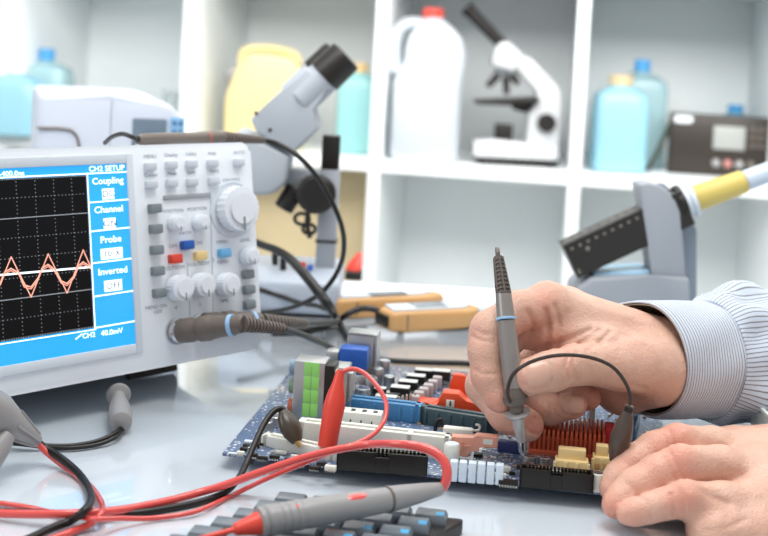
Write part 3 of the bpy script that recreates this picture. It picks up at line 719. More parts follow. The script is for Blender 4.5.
def header(name, pa, pb, h, w, m, pins=20, wall=.0012):
    a = Vector((*B(*pa), 0)); b_ = Vector((*B(*pb), 0)); d = b_-a; L = d.length
    M = Matrix.Translation((a.x, a.y, TP)) @ Matrix.Rotation(math.atan2(d.y, d.x), 4, 'Z')
    mb = MB()
    for q0, q1 in (((0, 0, 0), (L*.42, wall, h)), ((L*.58, 0, 0), (L, wall, h)), ((L*.42, 0, 0), (L*.58, wall, h*.78)), ((0, w-wall, 0), (L, w, h)), ((0, 0, 0), (wall, w, h)), ((L-wall, 0, 0), (L, w, h)), ((wall, wall, 0), (L-wall, w-wall, h*.3))):
        mb.bx(q0, q1, .0002, M)
    for i in range(pins): mb.bx((.004+(L-.008)*i/(pins-1)-.0005, -.0004, h-.0006), (.004+(L-.008)*i/(pins-1)+.0005, wall*.6, h+.0004), 0, M)
    o = part(name, mb, m); p = MB()
    for i in range(pins):
        x = .004+(L-.008)*i/(pins-1)
        for y in (w*.36, w*.64): p.bx((x-.0003, y-.0003, 0), (x+.0003, y+.0003, h+.0009), 0, M)
    part('header_pins', p, M_pin, o); return o
def capacitor(px, py, r, h, m=None, top=None):
    x, y = B(px, py); M = Matrix.Translation((x, y+r, TP))
    o = part('capacitor', MB().lathe([(r*.9, 0), (r, .0004), (r, h*.12), (r*.93, h*.16), (r, h*.2), (r, h*.95), (r*.9, h), (r*.82, h-.0002)], M, 24), m or M_metald)
    t = MB(); t.lathe([(r*.8, h-.00015), (r*.8, h+.00005)], M, 24); t.bx((-r*.75, -.00012, h), (r*.75, .00012, h+.00012), 0, M); t.bx((-.00012, -r*.75, h), (.00012, r*.75, h+.00012), 0, M)
    part('vent_top', t, top or M_metal, o); return o
def chip(px, py, w, d, h, m=None, name='chip', legs=True, top=None, rz=0):
    x, y = B(px, py); M = Matrix.Translation((x, y+d/2, TP)) @ Matrix.Rotation(rz, 4, 'Z')
    o = part(name, MB().bx((-w/2, -d/2, .0003), (w/2, d/2, h), .0003, M), m or M_black)
    if legs:
        l = MB(); n = max(2, int(w/.0013))
        for i in range(n):
            xx = -w/2+w*(i+.5)/n
            for s in (-1, 1): l.bx((xx-.00025, s*d/2, 0), (xx+.00025, s*(d/2+.001), h*.4), 0, M)
        part('chip_legs', l, M_pin, o)
    if top is not None: part('chip_top', MB().bx((-w/2+.0003, -d/2+.0003, h-.0001), (w/2-.0003, d/2-.0003, h+.0002), 0, M), top, o)
    return o
# front edge connectors
header('ribbon_header', (336, 470), (427, 477), .0105, .0085, M_black, 20)
header('ribbon_header', (519, 487), (593, 494), .0095, .0085, M_black, 17)
slot('expansion_slot', (298, 444), (448, 461), .0125, .0095, M_ivory, key=.72)
slot('expansion_slot', (262, 446), (334, 462), .006, .008, M_ivory)
# white box header with printed marks
def block(name, pa, pb, h, w, m, bev=.0005, parent=None, z=TP):
    a = Vector((*B(*pa), 0)); b_ = Vector((*B(*pb), 0)); d = b_-a; L = d.length
    M = Matrix.Translation((a.x, a.y, z)) @ Matrix.Rotation(math.atan2(d.y, d.x), 4, 'Z')
    return part(name, MB().bx((0, 0, 0), (L, w, h), bev, M), m, parent), M, L
o, M, L = block('white_socket', (331, 432), (380, 437), .0125, .010, M_ivory)
mk = MB()
for i in range(4):
    for j in range(2): mk.bx((L*(i+.7)/4.6, -.0002, .003+.004*j), (L*(i+.7)/4.6+.0007, .0001, .0045+.004*j), 0, M)
for i in range(4): mk.bx((L*(i+.6)/4.4, .003, .0124), (L*(i+.6)/4.4+.0025, .007, .0127), 0, M)
part('socket_marks', mk, M_black, o)
slot('memory_slot', (342, 415), (418, 424), .0105, .010, M_slot, ribs=6)
slot('memory_slot', (419, 424), (492, 436), .0100, .010, M_slotd, ribs=6)
# row of ice-white posts on the front edge
for k in range(6):
    x0, y0 = B(449+9.2*k, 481.5+.75*k); x1, y1 = B(449+9.2*k+7.8, 482.1+.75*k)
    part('terminal_post', MB().bx((x0, y0, TP), (x1, y0+.005, TP+.0105), .0005), M_iceb)
capacitor(450, 471, .0042, .0135, M_ivory, M_iceb)
chip(508, 487, .010, .004, .003)
# salmon retention clip
x0, y0 = B(448, 459); x1, _ = B(497, 460)
b = MB(); W2 = x1-x0
b.prism([(0, 0), (W2*.42, 0), (W2*.42, .0035), (W2*.62, .0035), (W2*.62, .0065), (W2, .0065), (W2, .0125), (W2*.55, .0125), (W2*.5, .0105), (0, .0105)], 0, .006, Matrix.Translation((x0, y0+.006, TP+.002)) @ Matrix.Rotation(R_(90), 4, 'X'), bev=.0004)
o = part('retention_clip', b, M_salmon)
part('clip_rib', MB().bx((x0+W2*.24, y0-.001, TP+.006), (x0+W2*.28, y0+.001, TP+.0105)).bx((x0+W2*.05, y0-.0006, TP+.0078), (x0+W2*.45, y0+.001, TP+.0086)), M_salmon, o)
part('clip_window', MB().bx((x0+W2*.7, y0-.0003, TP+.0102), (x0+W2*.9, y0+.0008, TP+.0130)), M_ivory, o)
x0, y0 = B(442, 445); 
b = MB().bx((x0, y0, TP), (x0+.017, y0+.006, TP+.010), .001); b.tube([(x0+.016, y0+.003, TP+.009), (x0+.020, y0+.003, TP+.0095), (x0+.0205, y0+.003, TP+.012), (x0+.018, y0+.003, TP+.0125)], .0007)
part('white_clip', b, M_ivory)
x0, y0 = B(434, 438); b = MB().tube([(x0, y0, TP), (x0+.001, y0, TP+.009), (x0+.003, y0, TP+.011), (x0+.004, y0, TP+.008)], .0011); part('latch_hook', b, M_black)
# dark blue parts and bare board area
block('blue_header', (497, 452), (520, 455), .006, .006, mat('navy_plastic', (50, 58, 108), .4))
for px, py, w, d, h in ((470, 470, .006, .003, .0015), (486, 466, .004, .003, .0015), (500, 470, .007, .005, .0014), (512, 476, .003, .002, .002), (478, 458, .005, .004, .002), (520, 470, .004, .003, .002)):
    chip(px, py, w, d, h, random.choice([M_black, M_iceb]))
for px, py in ((527, 478), (541, 480), (529, 469), (544, 470)): capacitor(px, py, .0036, .0062, M_metald)
# cream connectors
def cream(px, py, n, w, d, h):
    x, y = B(px, py); b = MB().bx((x, y, TP), (x+w, y+d, TP+h*.66), .0006).bx((x+.0015, y+d*.35, TP+h*.6), (x+w-.0015, y+d, TP+h), .0006)
    for i in range(n+1): b.bx((x+w*i/n-.0008, y-.0006, TP), (x+w*i/n+.0008, y+.001, TP+h*.62), .0003)
    o = part('power_connector', b, M_cream)
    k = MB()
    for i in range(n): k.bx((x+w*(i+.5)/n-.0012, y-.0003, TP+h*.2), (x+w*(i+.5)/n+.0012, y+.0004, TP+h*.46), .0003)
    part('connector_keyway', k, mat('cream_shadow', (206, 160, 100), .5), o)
cream(554, 479, 3, .0175, .009, .0155); cream(592, 476, 2, .0095, .009, .0155)
capacitor(597, 493, .0034, .0095, M_ivory); capacitor(612, 488, .003, .008, M_metald)
# heatsink
x0, y0 = B(528, 455); hw = B(604, 462)[0]-x0; b = MB().bx((x0, y0, TP), (x0+hw, y0+.030, TP+.0035), .0004).bx((x0+.0004, y0+.003, TP), (x0+hw-.0004, y0+.029, TP+.0105), .0004)
o = part('heatsink', b, M_copper)
for i in range(17):
    xx = x0+.0008+(hw-.0016)*i/16; part('heatsink_fin', MB().bx((xx-.00075, y0+.0004, TP+.003), (xx+.00075, y0+.0296, TP+.0150), .0003), M_copper, o)
# parts right of the heatsink
x, y = B(604, 452); o = part('fan_header', MB().bx((x-.004, y, TP), (x+.004, y+.005, TP+.0035), .0004).bx((x-.004, y+.004, TP), (x+.004, y+.005, TP+.011), .0003), M_ivory)
x, y = B(585, 428); o = part('fan_header', MB().bx((x-.006, y, TP), (x+.007, y+.004, TP+.004), .0004).bx((x+.002, y, TP), (x+.0055, y+.004, TP+.022), .0004), M_ivory)
b = MB()
for i in range(4): b.bx((x-.0055+.0022*i, y+.0015, TP), (x-.0049+.0022*i, y+.0021, TP+.015))
part('header_pins', b, M_pin, o)
block('red_socket', (604, 452), (614, 453), .014, .012, mat('pinkish_red_plastic', (214, 62, 74), .4))
for px, py in ((612, 470), (618, 462), (622, 478), (630, 466), (626, 455), (634, 452), (640, 446), (614, 481)):
    chip(px, py, .004, .003, .0025, random.choice([M_ivory, M_black, M_metald, M_iceb]))
block('memory_slot', (634, 446), (640, 425), .011, .006, M_slot)
block('white_socket', (622, 450), (632, 418), .009, .006, M_ivory)
# orange bracket with a square window
x0, y0 = B(425, 417); 
b = MB(); T_ = Matrix.Translation((x0, y0+.008, TP)) @ Matrix.Rotation(R_(90), 4, 'X')
b.prism([(0, 0), (.010, 0), (.0105, .001), (.052, .001), (.052, .0085), (.030, .0115), (.024, .0120), (.020, .0165), (.010, .0165), (.0075, .0085), (0, .0065)], 0, .010, T_, bev=.0007)
o = part('retention_bracket', b, M_orange)
part('bracket_window', MB().bx((x0+.0125, y0-.0025, TP+.0072), (x0+.0175, y0+.0, TP+.0125), .0003), M_ivory, o)
part('bracket_slot_mark', MB().bx((x0+.0145, y0-.0028, TP+.009), (x0+.0155, y0-.002, TP+.0118), .0001), M_black, o)
x1, y1 = B(448, 405); b = MB().prism([(0, 0), (.014, 0), (.014, .012), (.009, .019), (.002, .019), (0, .012)], 0, .006, Matrix.Translation((x1, y1+.008, TP)) @ Matrix.Rotation(R_(90), 4, 'X'), bev=.0006)
part('retention_bracket', b, M_orange)
b = MB().bx((x0-.006, y0+.010, TP), (x0+.030, y0+.022, TP+.006), .0008); part('bracket_base', b, M_orange)
# transistors with pale tops, in a slanted row
M_pale = mat('pale_metal_top', (216, 216, 212), .35, .6)
for i in range(4):
    px, py = 399+8*i, 400-6*i
    chip(px, py, .0125, .008, .0075, M_black, 'power_transistor', True, M_pale)
chip(440, 386, .0125, .008, .0095, M_black, 'power_transistor', True, M_pale)
# ridged inductors strip
for i in range(7):
    px, py = 408.5+4.6*i, 409-3.9*i
    x, y = B(px, py); part('inductor', MB().bx((x, y, TP), (x+.0062, y+.0062, TP+.0082), .0010), mat('mauve_grey', (178, 168, 168), .45))
b = MB()
for i in range(5):
    x, y = B(398+4*i, 412-1.0*i); b.lathe([(.0009, TP), (.0009, TP+.009), (.0005, TP+.0098)], Matrix.Translation((x, y, 0)), 10)
part('header_pins', b, M_pin)
# cans
rnd = random.Random(3)
for px, py, r, h in ((350, 405, .0044, .0125), (361, 408, .0044, .0115), (357, 396, .0042, .013), (369, 397, .0042, .012), (376, 388, .0040, .012), (366, 384, .0040, .012), (383, 380, .0040, .0125), (373, 374, .0038, .012), (346, 392, .0038, .011), (388, 391, .0036, .009), (265, 434, .0036, .0065), (274, 428, .0036, .006)):
    capacitor(px, py, r, h)
for px, py, w, d, h in ((243, 452, .004, .003, .002), (256, 449, .003, .002, .003), (285, 438, .005, .004, .006), (249, 444, .006, .003, .0015), (281, 455, .006, .0025, .002), (294, 459, .004, .002, .002), (232, 455, .005, .002, .001)): chip(px, py, w, d, h, rnd.choice([M_ivory, M_black, M_metald, M_iceb]))
for px, py, w, d, h, t in ((385, 407, .014, .007, .006, 1), (374, 414, .020, .004, .004, 0), (392, 400, .010, .006, .004, 1), (379, 400, .008, .006, .007, 1), (404, 416, .010, .005, .004, 0)):
    chip(px, py, w, d, h, M_black if t else M_ivory, top=M_pale if t else None)
part('memory_module_edge', MB().bx((B(344, 410)[0], B(344, 410)[1], TP), (B(344, 410)[0]+.038, B(344, 410)[1]+.003, TP+.004)), M_lgrey)
# left corner
chip(270, 447, .0165, .011, .0016, M_black, 'chip', True)
for px, py in ((252, 458), (274, 460), (246, 449), (240, 456), (289, 463), (262, 461), (300, 467), (321, 467), (314, 471)):
    b = chip(px, py, .0055 if px > 250 else .004, .0022, .0022, random.choice([M_black, M_ivory, M_black]))
for px, py in ((330, 472), (500, 480), (505, 473)): chip(px, py, .006, .003, .003, M_ivory)
# rear connector stacks along the left edge
xa, ya = B(291, 424); xb, _ = B(322, 427); Wd = xb-xa; Hs = .0375
o = part('audio_jack_stack', MB().bx((xa, ya, TP+.003), (xb, ya+.016, TP+Hs), .0008), M_metald)
lb = MB(); gw = Wd*.235; gh = Hs*.205
for i in range(2):
    for j in range(4):
        cx_ = xa+Wd*.34+i*(gw+.0003); cz = TP+.0055+j*(gh+.0003)
        lb.bx((cx_, ya-.0003, cz), (cx_+gw, ya+.0002, cz+gh), .0001)
part('green_label', lb, M_green, o)
for j, m in enumerate((mat('jack_orange', (196, 110, 84), .4), mat('jack_green', (128, 150, 128), .4), mat('jack_blue', (130, 152, 172), .4))):
    z = TP+.0090+j*.0115; jk = part('jack_barrel', MB().lathe([(.0042, 0), (.0042, .0035), (.0034, .0038), (.0022, .0036), (.0022, .001)], Matrix.Translation((xa+.0002, ya+.007, z)) @ Matrix.Rotation(R_(-90), 4, 'Y'), 24), m, o)
part('jack_housing', MB().bx((xb-.0002, ya+.0005, TP), (xb+.0055, ya+.0155, TP+Hs-.0015), .0006), M_black, o)
b = MB()
for j in range(5): b.bx((xb+.0054, ya+.002, TP+.004+j*.0065), (xb+.0062, ya+.013, TP+.007+j*.0065), .0002)
part('housing_contacts', b, M_pin, o)
b = MB()
for i in range(5): b.bx((xa+.004+i*.0035, ya+.002, 0), (xa+.005+i*.0035, ya+.003, TP+.0035))
part('housing_legs', b, M_black, o)
xa2, ya2 = xa+.016, ya+.024
o = part('network_jack', MB().bx((xa2, ya2, TP), (xa2+.012, ya2+.016, TP+.029), .0007), M_metald)
part('jack_housing', MB().bx((xa2+.0118, ya2+.001, TP), (xa2+.0150, ya2+.015, TP+.026), .0005), M_metald, o)
xv, yv = B(346, 392)
o = part('video_connector', MB().bx((xv-.006, yv, TP+.014), (xv+.0125, yv+.013, TP+.028), .0012), M_blue)
part('connector_shell', MB().bx((xv-.015, yv+.001, TP+.0165), (xv-.006, yv+.012, TP+.0255), .0022), M_metald, o)
b = MB()
for i in range(5): b.bx((xv-.004+i*.004, yv+.002, TP), (xv-.0034+i*.004, yv+.0028, TP+.0145)).bx((xv-.004+i*.004, yv+.009, TP), (xv-.0034+i*.004, yv+.0098, TP+.0145))
part('connector_pins', b, M_gold, o)
xv, yv = xv-.008, yv-.008
b = MB(); b.bx((xv+.004, yv+.026, TP), (xv+.022, yv+.028, TP+.034), .0006).bx((xv+.004, yv+.026, TP+.032), (xv+.024, yv+.042, TP+.034), .0006).bx((xv+.022, yv+.026, TP), (xv+.024, yv+.042, TP+.0335), .0005).bx((xv+.004, yv+.041, TP), (xv+.024, yv+.042, TP+.0335), .0004)
part('port_cage', b, M_metald)
# scattered small surface parts
small = MB(); small2 = MB()
for i in range(420):
    x = rnd.uniform(.01, BW-.01); y = rnd.uniform(.006, BD-.01); w, d = rnd.choice([(.0016, .0008), (.0008, .0016), (.0022, .0012), (.003, .0016)])
    (small if i % 2 else small2).bx((x, y, TP), (x+w, y+d, TP+.0009))
o = part('resistors', small, M_pale); o['kind'] = 'stuff'
o = part('chip_capacitors', small2, mat('ceramic_tan', (176, 140, 104), .5)); o['kind'] = 'stuff'
# ================================================================== probe in the hand
tip = P(523, 456, .634); pa_ = P(516, 402, .628); pc = P(497.5, 252, .655)
ax = (pa_-tip)
def lerp(a, b, t): return Vector(a)*(1-t)+Vector(b)*t
pp = thing('oscilloscope_probe', 'slim grey test probe pinched in the fingers, tip touching the circuit board', 'probe', tip)
A_ = P(521.5, 441, .632); Bq = P(517, 412, .629); Cq = P(515.5, 403, .628); Dq = P(507.5, 330, .636); Eq = P(506, 320, .638); Fq = P(503.5, 294, .643); Gq = P(498, 256, .652)
MB().lathe([(.0006, 0), (.0009, .0012), (.0009, .003), (.0021, .0032), (.0021, (A_-tip).length)], frame_to(tip, A_)[0], 20).build('metal_tip', M_metal, pp, world=True)
b = MB(); M, L = frame_to(A_, Bq); b.lathe([(.0024, 0), (.0028, .001), (.0031, L*.5), (.0038, L*.84), (.0066, L*.93), (.0072, L)], M, 32); b.build('insulating_sleeve', mat('sleeve_grey', (188, 186, 184), .25, .3), pp, world=True)
b = MB(); M, L = frame_to(Bq, lerp(Cq, Dq, .22)); b.lathe([(.0035, 0), (.0038, .003), (.0062, .005), (.0068, .008), (.0066, L*.5), (.0058, L*.8), (.0052, L)], M, 32); b.build('finger_guard', M_brown, pp, world=True)
M_body = mat('probe_grey', (150, 143, 138), .3, .45, var=.03)
b = MB(); M, L = frame_to(lerp(Cq, Dq, .2), Eq); b.lathe([(.0052, 0), (.0054, L*.2), (.0053, L*.5), (.0050, L*.8), (.0046, L)], M, 32); b.build('probe_body', M_body, pp, world=True)
b = MB(); M, L = frame_to(Eq, lerp(Eq, Fq, .10)); b.lathe([(.0050, 0), (.0054, .0003), (.0054, L-.0003), (.0050, L)], M, 28); b.build('colour_ring', M_blring, pp, world=True)
b = MB(); M, L = frame_to(lerp(Eq, Fq, .10), Fq); b.lathe([(.0049, 0), (.0044, L)], M, 28); b.build('upper_body', M_body, pp, world=True)
b = MB(); M, L = frame_to(Fq, Gq)
b.lathe([(.0034, -.001), (.0021, L)], M, 20)
NR = 9
for k in range(NR):
    z = L*k/NR; r = .0043-(.0043-.0027)*k/NR
    b.lathe([(r*.72, z), (r, z+.0001), (r, z+L/NR*.36), (r*.72, z+L/NR*.37)], M, 20)
for j in range(6):
    a = j*math.pi/3+.3
    b.tube([M @ Vector((.0040*math.cos(a), .0040*math.sin(a), 0)), M @ Vector((.0025*math.cos(a), .0025*math.sin(a), L*.97))], .00055, 6)
b.build('strain_relief', M_brown, pp, world=True)
b = MB().tube([Fq+(Gq-Fq)*.97, Gq+(Gq-Fq)*.10, Gq+(Gq-Fq)*.14+Vector((.0005, .005, 0)), P(499, 262, .672), P(503, 276, .686), P(511, 300, .715), P(522, 330, .76), G(530, 368, .004), G(545, 372, .003)], .0013, 12)
b.build('cable', M_brown, pp, world=True)
# ground lead
gl = [P(510, 402, .6215), P(507.5, 393, .619), P(511, 378, .616), P(520, 368, .612), P(536, 360, .611), P(556, 355.5, .612), P(578, 355.5, .614), P(599, 360, .616), P(615, 369, .617), P(626, 384, .617), P(630.5, 398, .616), P(628, 412, .615)]
g_ = thing('ground_lead', 'thin brown lead arching over the thumb to a boot clip on the board', 'test lead', gl[0])
MB().tube(gl, .0010, 10).build('wire', mat('brown_wire', (58, 44, 38), .35), g_, world=True)
b = MB(); c0, c1 = P(629, 409, .6145), P(614, 462, .620); M, L = frame_to(c0, c1)
b.lathe([(.0016, -.002), (.0020, 0), (.0042, L*.22), (.0056, L*.5), (.0050, L*.75), (.0028, L*.97), (.002, L)], M, 20)
b.build('clip_boot', mat('brown_boot', (82, 68, 60), .3), g_, world=True)
q = Matrix.Translation(Vector()); b = MB().cyl(c1, P(610, 478, .621), .0017, .0008, 10); b.build('clip_jaw', M_pin, g_, world=True)
b = MB().lathe([(.0024, -.0015), (.0024, .0012)], M, 14); b.build('boot_collar', M_black, g_, world=True)
# ================================================================== red and black leads at the board's left side
rc = thing('red_test_clip', 'red insulated test clip standing on the board, its thin red lead looping over', 'test clip', P(328, 446, .635))
b = MB(); M, L = frame_to(P(327, 447, .638), P(339, 378, .645))
b.lathe([(.0050, 0), (.0052, .001), (.0054, L*.3), (.0059, L*.58), (.0050, L*.75), (.0032, L*.93), (.0024, L*1.06), (.0018, L*1.12)], M, 28); b.build('clip_boot', M_red, rc, world=True)
b = MB().tube([P(338, 384, .645), P(342, 373, .646), P(352, 369, .645), P(364, 373, .642), P(377, 386, .636), P(386, 403, .630), P(384, 421, .622), P(371, 436, .612), P(350, 446, .604), P(325, 455, .60), P(290, 469, .60), P(262, 481, .60), P(235, 494, .60), G(205, 508, .0025), G(185, 514, .0022), G(150, 518.5, .0020), G(120, 518.5, .0055), G(97, 519, .0085), G(75, 516.5, .0042), G(50, 512, .0022), G(20, 506, .0018), G(-30, 500, .0018), G(-90, 498, .0018)], .00125, 12)
b.build('wire', M_redw, rc, world=True)
bc = thing('black_test_clip', 'dark boot clip with black lead on the board beside the red clip', 'test clip', P(298, 444, .645))
b = MB(); M, L = frame_to(P(283, 411, .650), P(297, 442, .642)); 
b.lathe([(.0028, 0), (.0055, L*.2), (.0068, L*.5), (.0060, L*.75), (.0034, L)], M @ Matrix.Diagonal((1, .7, 1, 1)), 24); b.build('clip_boot', mat('bronze_boot', (66, 58, 48), .28), bc, world=True)
MB().cyl(P(296, 440, .642), P(300, 447, .641), .0016, .0010, 10).build('clip_jaw', M_gold, bc, world=True)
b = MB().tube([P(285, 413, .650), P(281, 408.5, .651), P(273, 412, .648), P(264, 424, .640), P(255, 443, .628), P(246, 464, .615), P(236, 482, .600), G(222, 494, .0022), G(195, 503, .0018), G(165, 509, .0018), G(135, 513, .0018), G(108, 513.5, .0018), G(84, 514, .0018), G(50, 513, .0016), G(10, 512, .0016), G(-60, 512, .0016)], .0017, 12)
b.build('wire', M_blackr, bc, world=True)
# ================================================================== grey probe with red tip in front, its thick red lead
pr = thing('multimeter_probe', 'grey multimeter probe with red nose lying across the keyboard', 'probe', P(330, 508, .575))
p0, p1, p2, p3, p4 = G(233, 530, .0185), G(259, 523, .0195), G(272, 519.5, .020), G(388, 499.5, .021), G(440, 489, .0205)
b = MB(); M, L = frame_to(p0, p1); b.lathe([(.0012, -.016), (.0012, 0), (.0026, .001), (.0040, L*.6), (.0052, L)], M, 24); b.build('red_nose', M_red, pr, world=True)
b = MB(); M, L = frame_to(p1, p2); b.lathe([(.0050, -.0005), (.0066, 0), (.0070, .0018), (.0060, .0026), (.0068, .0038), (.0068, L)], M, 28); b.build('finger_guard', M_silver, pr, world=True)
b = MB(); M, L = frame_to(p2, p3)
pf = [(.0066, -.001), (.0064, 0)]
for i in range(4): pf += [(.0066, .0035*i+.001), (.0066, .0035*i+.003), (.0061, .0035*i+.0034)]
pf += [(.0066, .018), (.0062, L*.5), (.0060, L*.8), (.0056, L)]
b.lathe(pf, M, 32); b.build('probe_body', M_silver, pr, world=True)
b = MB(); n_ = 10
for (t0, t1, rr) in ((.18, .27, .0060), (.58, .84, .0058)):
    pts = [lerp(p2, p3, t0+(t1-t0)*i/6)+Vector((-.0003, -rr*.34, rr*.50)) for i in range(7)]
    b.tube(pts, [.0018, .0028, .0031, .0031, .0031, .0028, .0018], 12)
b.build('red_inlay', M_redw, pr, world=True)
b = MB(); M, L = frame_to(p3, p4); b.lathe([(.0058, 0), (.0059, .0006), (.0052, L*.35), (.0042, L*.7), (.0031, L)], M, 28); b.build('tail', M_silver, pr, world=True)
b = MB().lathe([(.0061, -.0008), (.0061, .0003)], M, 28); b.build('joint_ring', M_brown, pr, world=True)
b = MB().tube([lerp(p3, p4, .9), p4+Vector((.0012, .0006, .0006)), P(446.5, 479, p4.y+.001), P(446, 466, p4.y+.003), P(437, 454, p4.y+.006), P(420, 447, p4.y+.009), P(396, 444, p4.y+.012), P(368, 444.5, .596), P(340, 449, .596), P(310, 456, .596), P(280, 465.5, .596), P(250, 476, .596), P(225, 485, .595), P(198, 493, .592), G(170, 500.5, .0035), G(133, 508, .0036), G(100, 512, .0055), G(60, 514, .006), G(20, 514, .0045), G(-40, 512, .0024), G(-110, 510, .0024)], [.0024]*6+[.0020]*15, 14)
b.build('cable', M_redw, pr, world=True)
# ================================================================== keyboard
KO = G(288, 491, .012); K2_ = G(457, 510, .012); kxv = (K2_-KO).normalized(); ky = Vector((-kxv.y, kxv.x, 0))
KMat = Matrix.Translation((KO.x, KO.y, 0)) @ Matrix((kxv, ky, Vector((0, 0, 1)))).transposed().to_4x4()
kb = thing('keyboard', 'small black keyboard with grey keys under the grey probe, cut by the frame', 'keyboard', KMat)
M_kbase = mat('keyboard_base', (46, 44, 44), .4); M_kcap = mat('grey_keycap', (112, 120, 128), .28, var=.05); M_kleg = mat('blue_key_legend', (90, 176, 224), .4)
KL = (K2_-KO).length; rows, cols = 8, 5; pit = (KL+.003)/cols; rp = .0125; shf = -.0068
poly = [(-.004, .0035), (KL+.003, .0035)]
for r in range(rows): poly += [(KL+.003+shf*r, -rp*(r)-.0005), (KL+.003+shf*(r+1), -rp*(r+1)-.0005)]
left = [(-.004, .0035)]
lo = [(x-KL-.007, y) for x, y in poly[2:]][::-1]
MB().prism(poly+lo, 0, .007, bev=.0012).build('base', M_kbase, kb)
w_, d_ = pit*.9, .0110
b = MB().rings([[(-w_/2, -d_/2, 0), (w_/2, -d_/2, 0), (w_/2, d_/2, 0), (-w_/2, d_/2, 0)], [(-w_/2, -d_/2, .0018), (w_/2, -d_/2, .0018), (w_/2, d_/2, .0018), (-w_/2, d_/2, .0018)],
     [(-w_*.42, -d_*.38, .0040), (w_*.42, -d_*.38, .0040), (w_*.42, d_*.42, .0040), (-w_*.42, d_*.42, .0040)], [(-w_*.36, -d_*.32, .0042), (w_*.36, -d_*.32, .0042), (w_*.36, d_*.36, .0042), (-w_*.36, d_*.36, .0042)]])
key = None
for r in range(rows):
    for c in range(cols):
        Mk = Matrix.Translation((-.003+pit*(c+.5)+shf*(r+.5), -.0035-rp*r, .007))
        if key is None:
            key = b.build('key', M_kcap, kb, M=Mk); continue
        o = key.copy(); COL.objects.link(o); o.parent = kb; o.matrix_basis = Mk
        if c == cols-1 or (c == cols-2 and r > 1):
            if 'leg_' not in globals(): leg_ = MB().bx((w_*.16, -d_*.34, .0034), (w_*.42, d_*.02, .0045), .0002).build('key_legend', M_kleg, o)
            else:
                l_ = leg_.copy(); COL.objects.link(l_); l_.parent = o; l_.matrix_basis = Matrix.Identity(4)
# ================================================================== hook clip and grey connector on the left
hc = thing('hook_clip', 'small grey spring hook clip lying by the oscilloscope with black lead', 'test clip', G(120, 432, 0))
h0 = G(121, 424, .007); h1 = G(118.5, 395, .010)
b = MB(); M, L = frame_to(h0, h1)
b.lathe([(.003, 0), (.0062, .002), (.0070, .010), (.0062, L*.55), (.0044, L*.8), (.0040, L)], M, 28); b.build('clip_body', M_silver, hc, world=True)
b = MB().lathe([(.0036, L-.003), (.0070, L-.001), (.0074, L+.0005), (.0062, L+.002), (.003, L+.0025), (.0015, L+.006), (.0008, L+.0065)], M, 32); b.build('push_cap', M_silver, hc, world=True)
b = MB(); b.lathe([(.0045, -.0015), (.0055, -.0008), (.0055, .0010), (.0045, .0018)], Matrix.Translation(h0+Vector((-.0052, .012, .0))) @ Matrix.Rotation(R_(55), 4, 'Y') @ Matrix.Rotation(R_(40), 4, 'X'), 24); b.build('side_tab', M_silver, hc, world=True)
b = MB()
for t in (.30, .55, .70): c = lerp(h0, h1, t)+Vector((-.0008, -.0035, .0032)); b.lathe([(.0011, -.001), (.0011, .0006)], Matrix.Translation(c) @ Matrix.Rotation(R_(40), 4, 'X'), 12)
b.build('hook_slots', M_black, hc, world=True)
b = MB().tube([h0+Vector((0, .001, -.003)), G(114, 434, .0035), G(98, 441, .0022), G(75, 445.5, .0020), G(50, 446, .0025), G(30, 444, .004), G(10, 440, .006), G(-30, 436, .004)], .0014, 10); b.build('wire', M_blackr, hc, world=True)
b = MB().tube([h0+Vector((.001, .001, -.004)), G(116, 437, .0035), G(98, 444.5, .0020), G(72, 448, .0020), G(48, 447.5, .0020), G(20, 444, .003), G(-30, 440, .003)], .0012, 10); b.build('wire', M_blackr, hc, world=True)
gp = thing('grey_plug', 'grey cone ended plug entering at the left frame edge with two leads', 'plug', G(20, 445, 0))
c0 = P(-22, 402, .600); c1 = P(37, 441, .628)
b = MB(); M, L = frame_to(c0, c1); b.lathe([(.0105, 0), (.0108, L*.3), (.0085, L*.5), (.0042, L*.92), (.0034, L)], M, 28); b.build('cone', M_silver, gp, world=True)
b = MB()
for j in range(6):
    a = j*math.pi/3; b.tube([M @ Vector((.0088*math.cos(a), .0088*math.sin(a), L*.5)), M @ Vector((.0040*math.cos(a), .0040*math.sin(a), L*.95))], .0007, 6)
b.build('ribs', M_silver, gp, world=True)
c2 = P(-20, 470, .59); b = MB(); M2, L2 = frame_to(P(-30, 490, .585), P(8, 434, .605)); b.lathe([(.006, 0), (.0065, L2*.4), (.006, L2*.8), (.004, L2)], M2, 24); b.build('grip', M_silver, gp, world=True)
b = MB().tube([lerp(c0, c1, .95), P(45, 448, .630), G(62, 459, .006), G(78, 473, .0032), G(88, 487, .003), G(91, 500, .009), G(84, 511, .0105), G(70, 521, .004), G(52, 528, .0032), G(33, 537, .003), G(-10, 556, .003)], .0020, 12); b.build('black_cable', M_blackr, gp, world=True)
b = MB().tube([lerp(c0, c1, .9), P(44, 450, .628), G(60, 463, .003), G(78, 476, .0020), G(93, 490, .002), G(102, 505, .0045), G(100, 515, .007), G(88, 525, .003), G(66, 534, .002), G(40, 543, .002), G(0, 560, .002)], .0017, 12); b.build('red_cable', M_redw, gp, world=True)
# ================================================================== things behind the scope and on the bench
def yplane(Y): return Matrix.Translation((0, Y, 0)) @ XZ
def pp2(Y, *pts):
    o = []
    for x, y in pts:
        p = P(x, y, Y); o.append((p.x, p.z))
    return o
def slab(mb, Y, depth, pts, bev=0, seg=2): return mb.prism(pp2(Y, *pts), -depth, 0, yplane(Y), bev=bev, seg=seg)   # front face at Y, extends away by depth
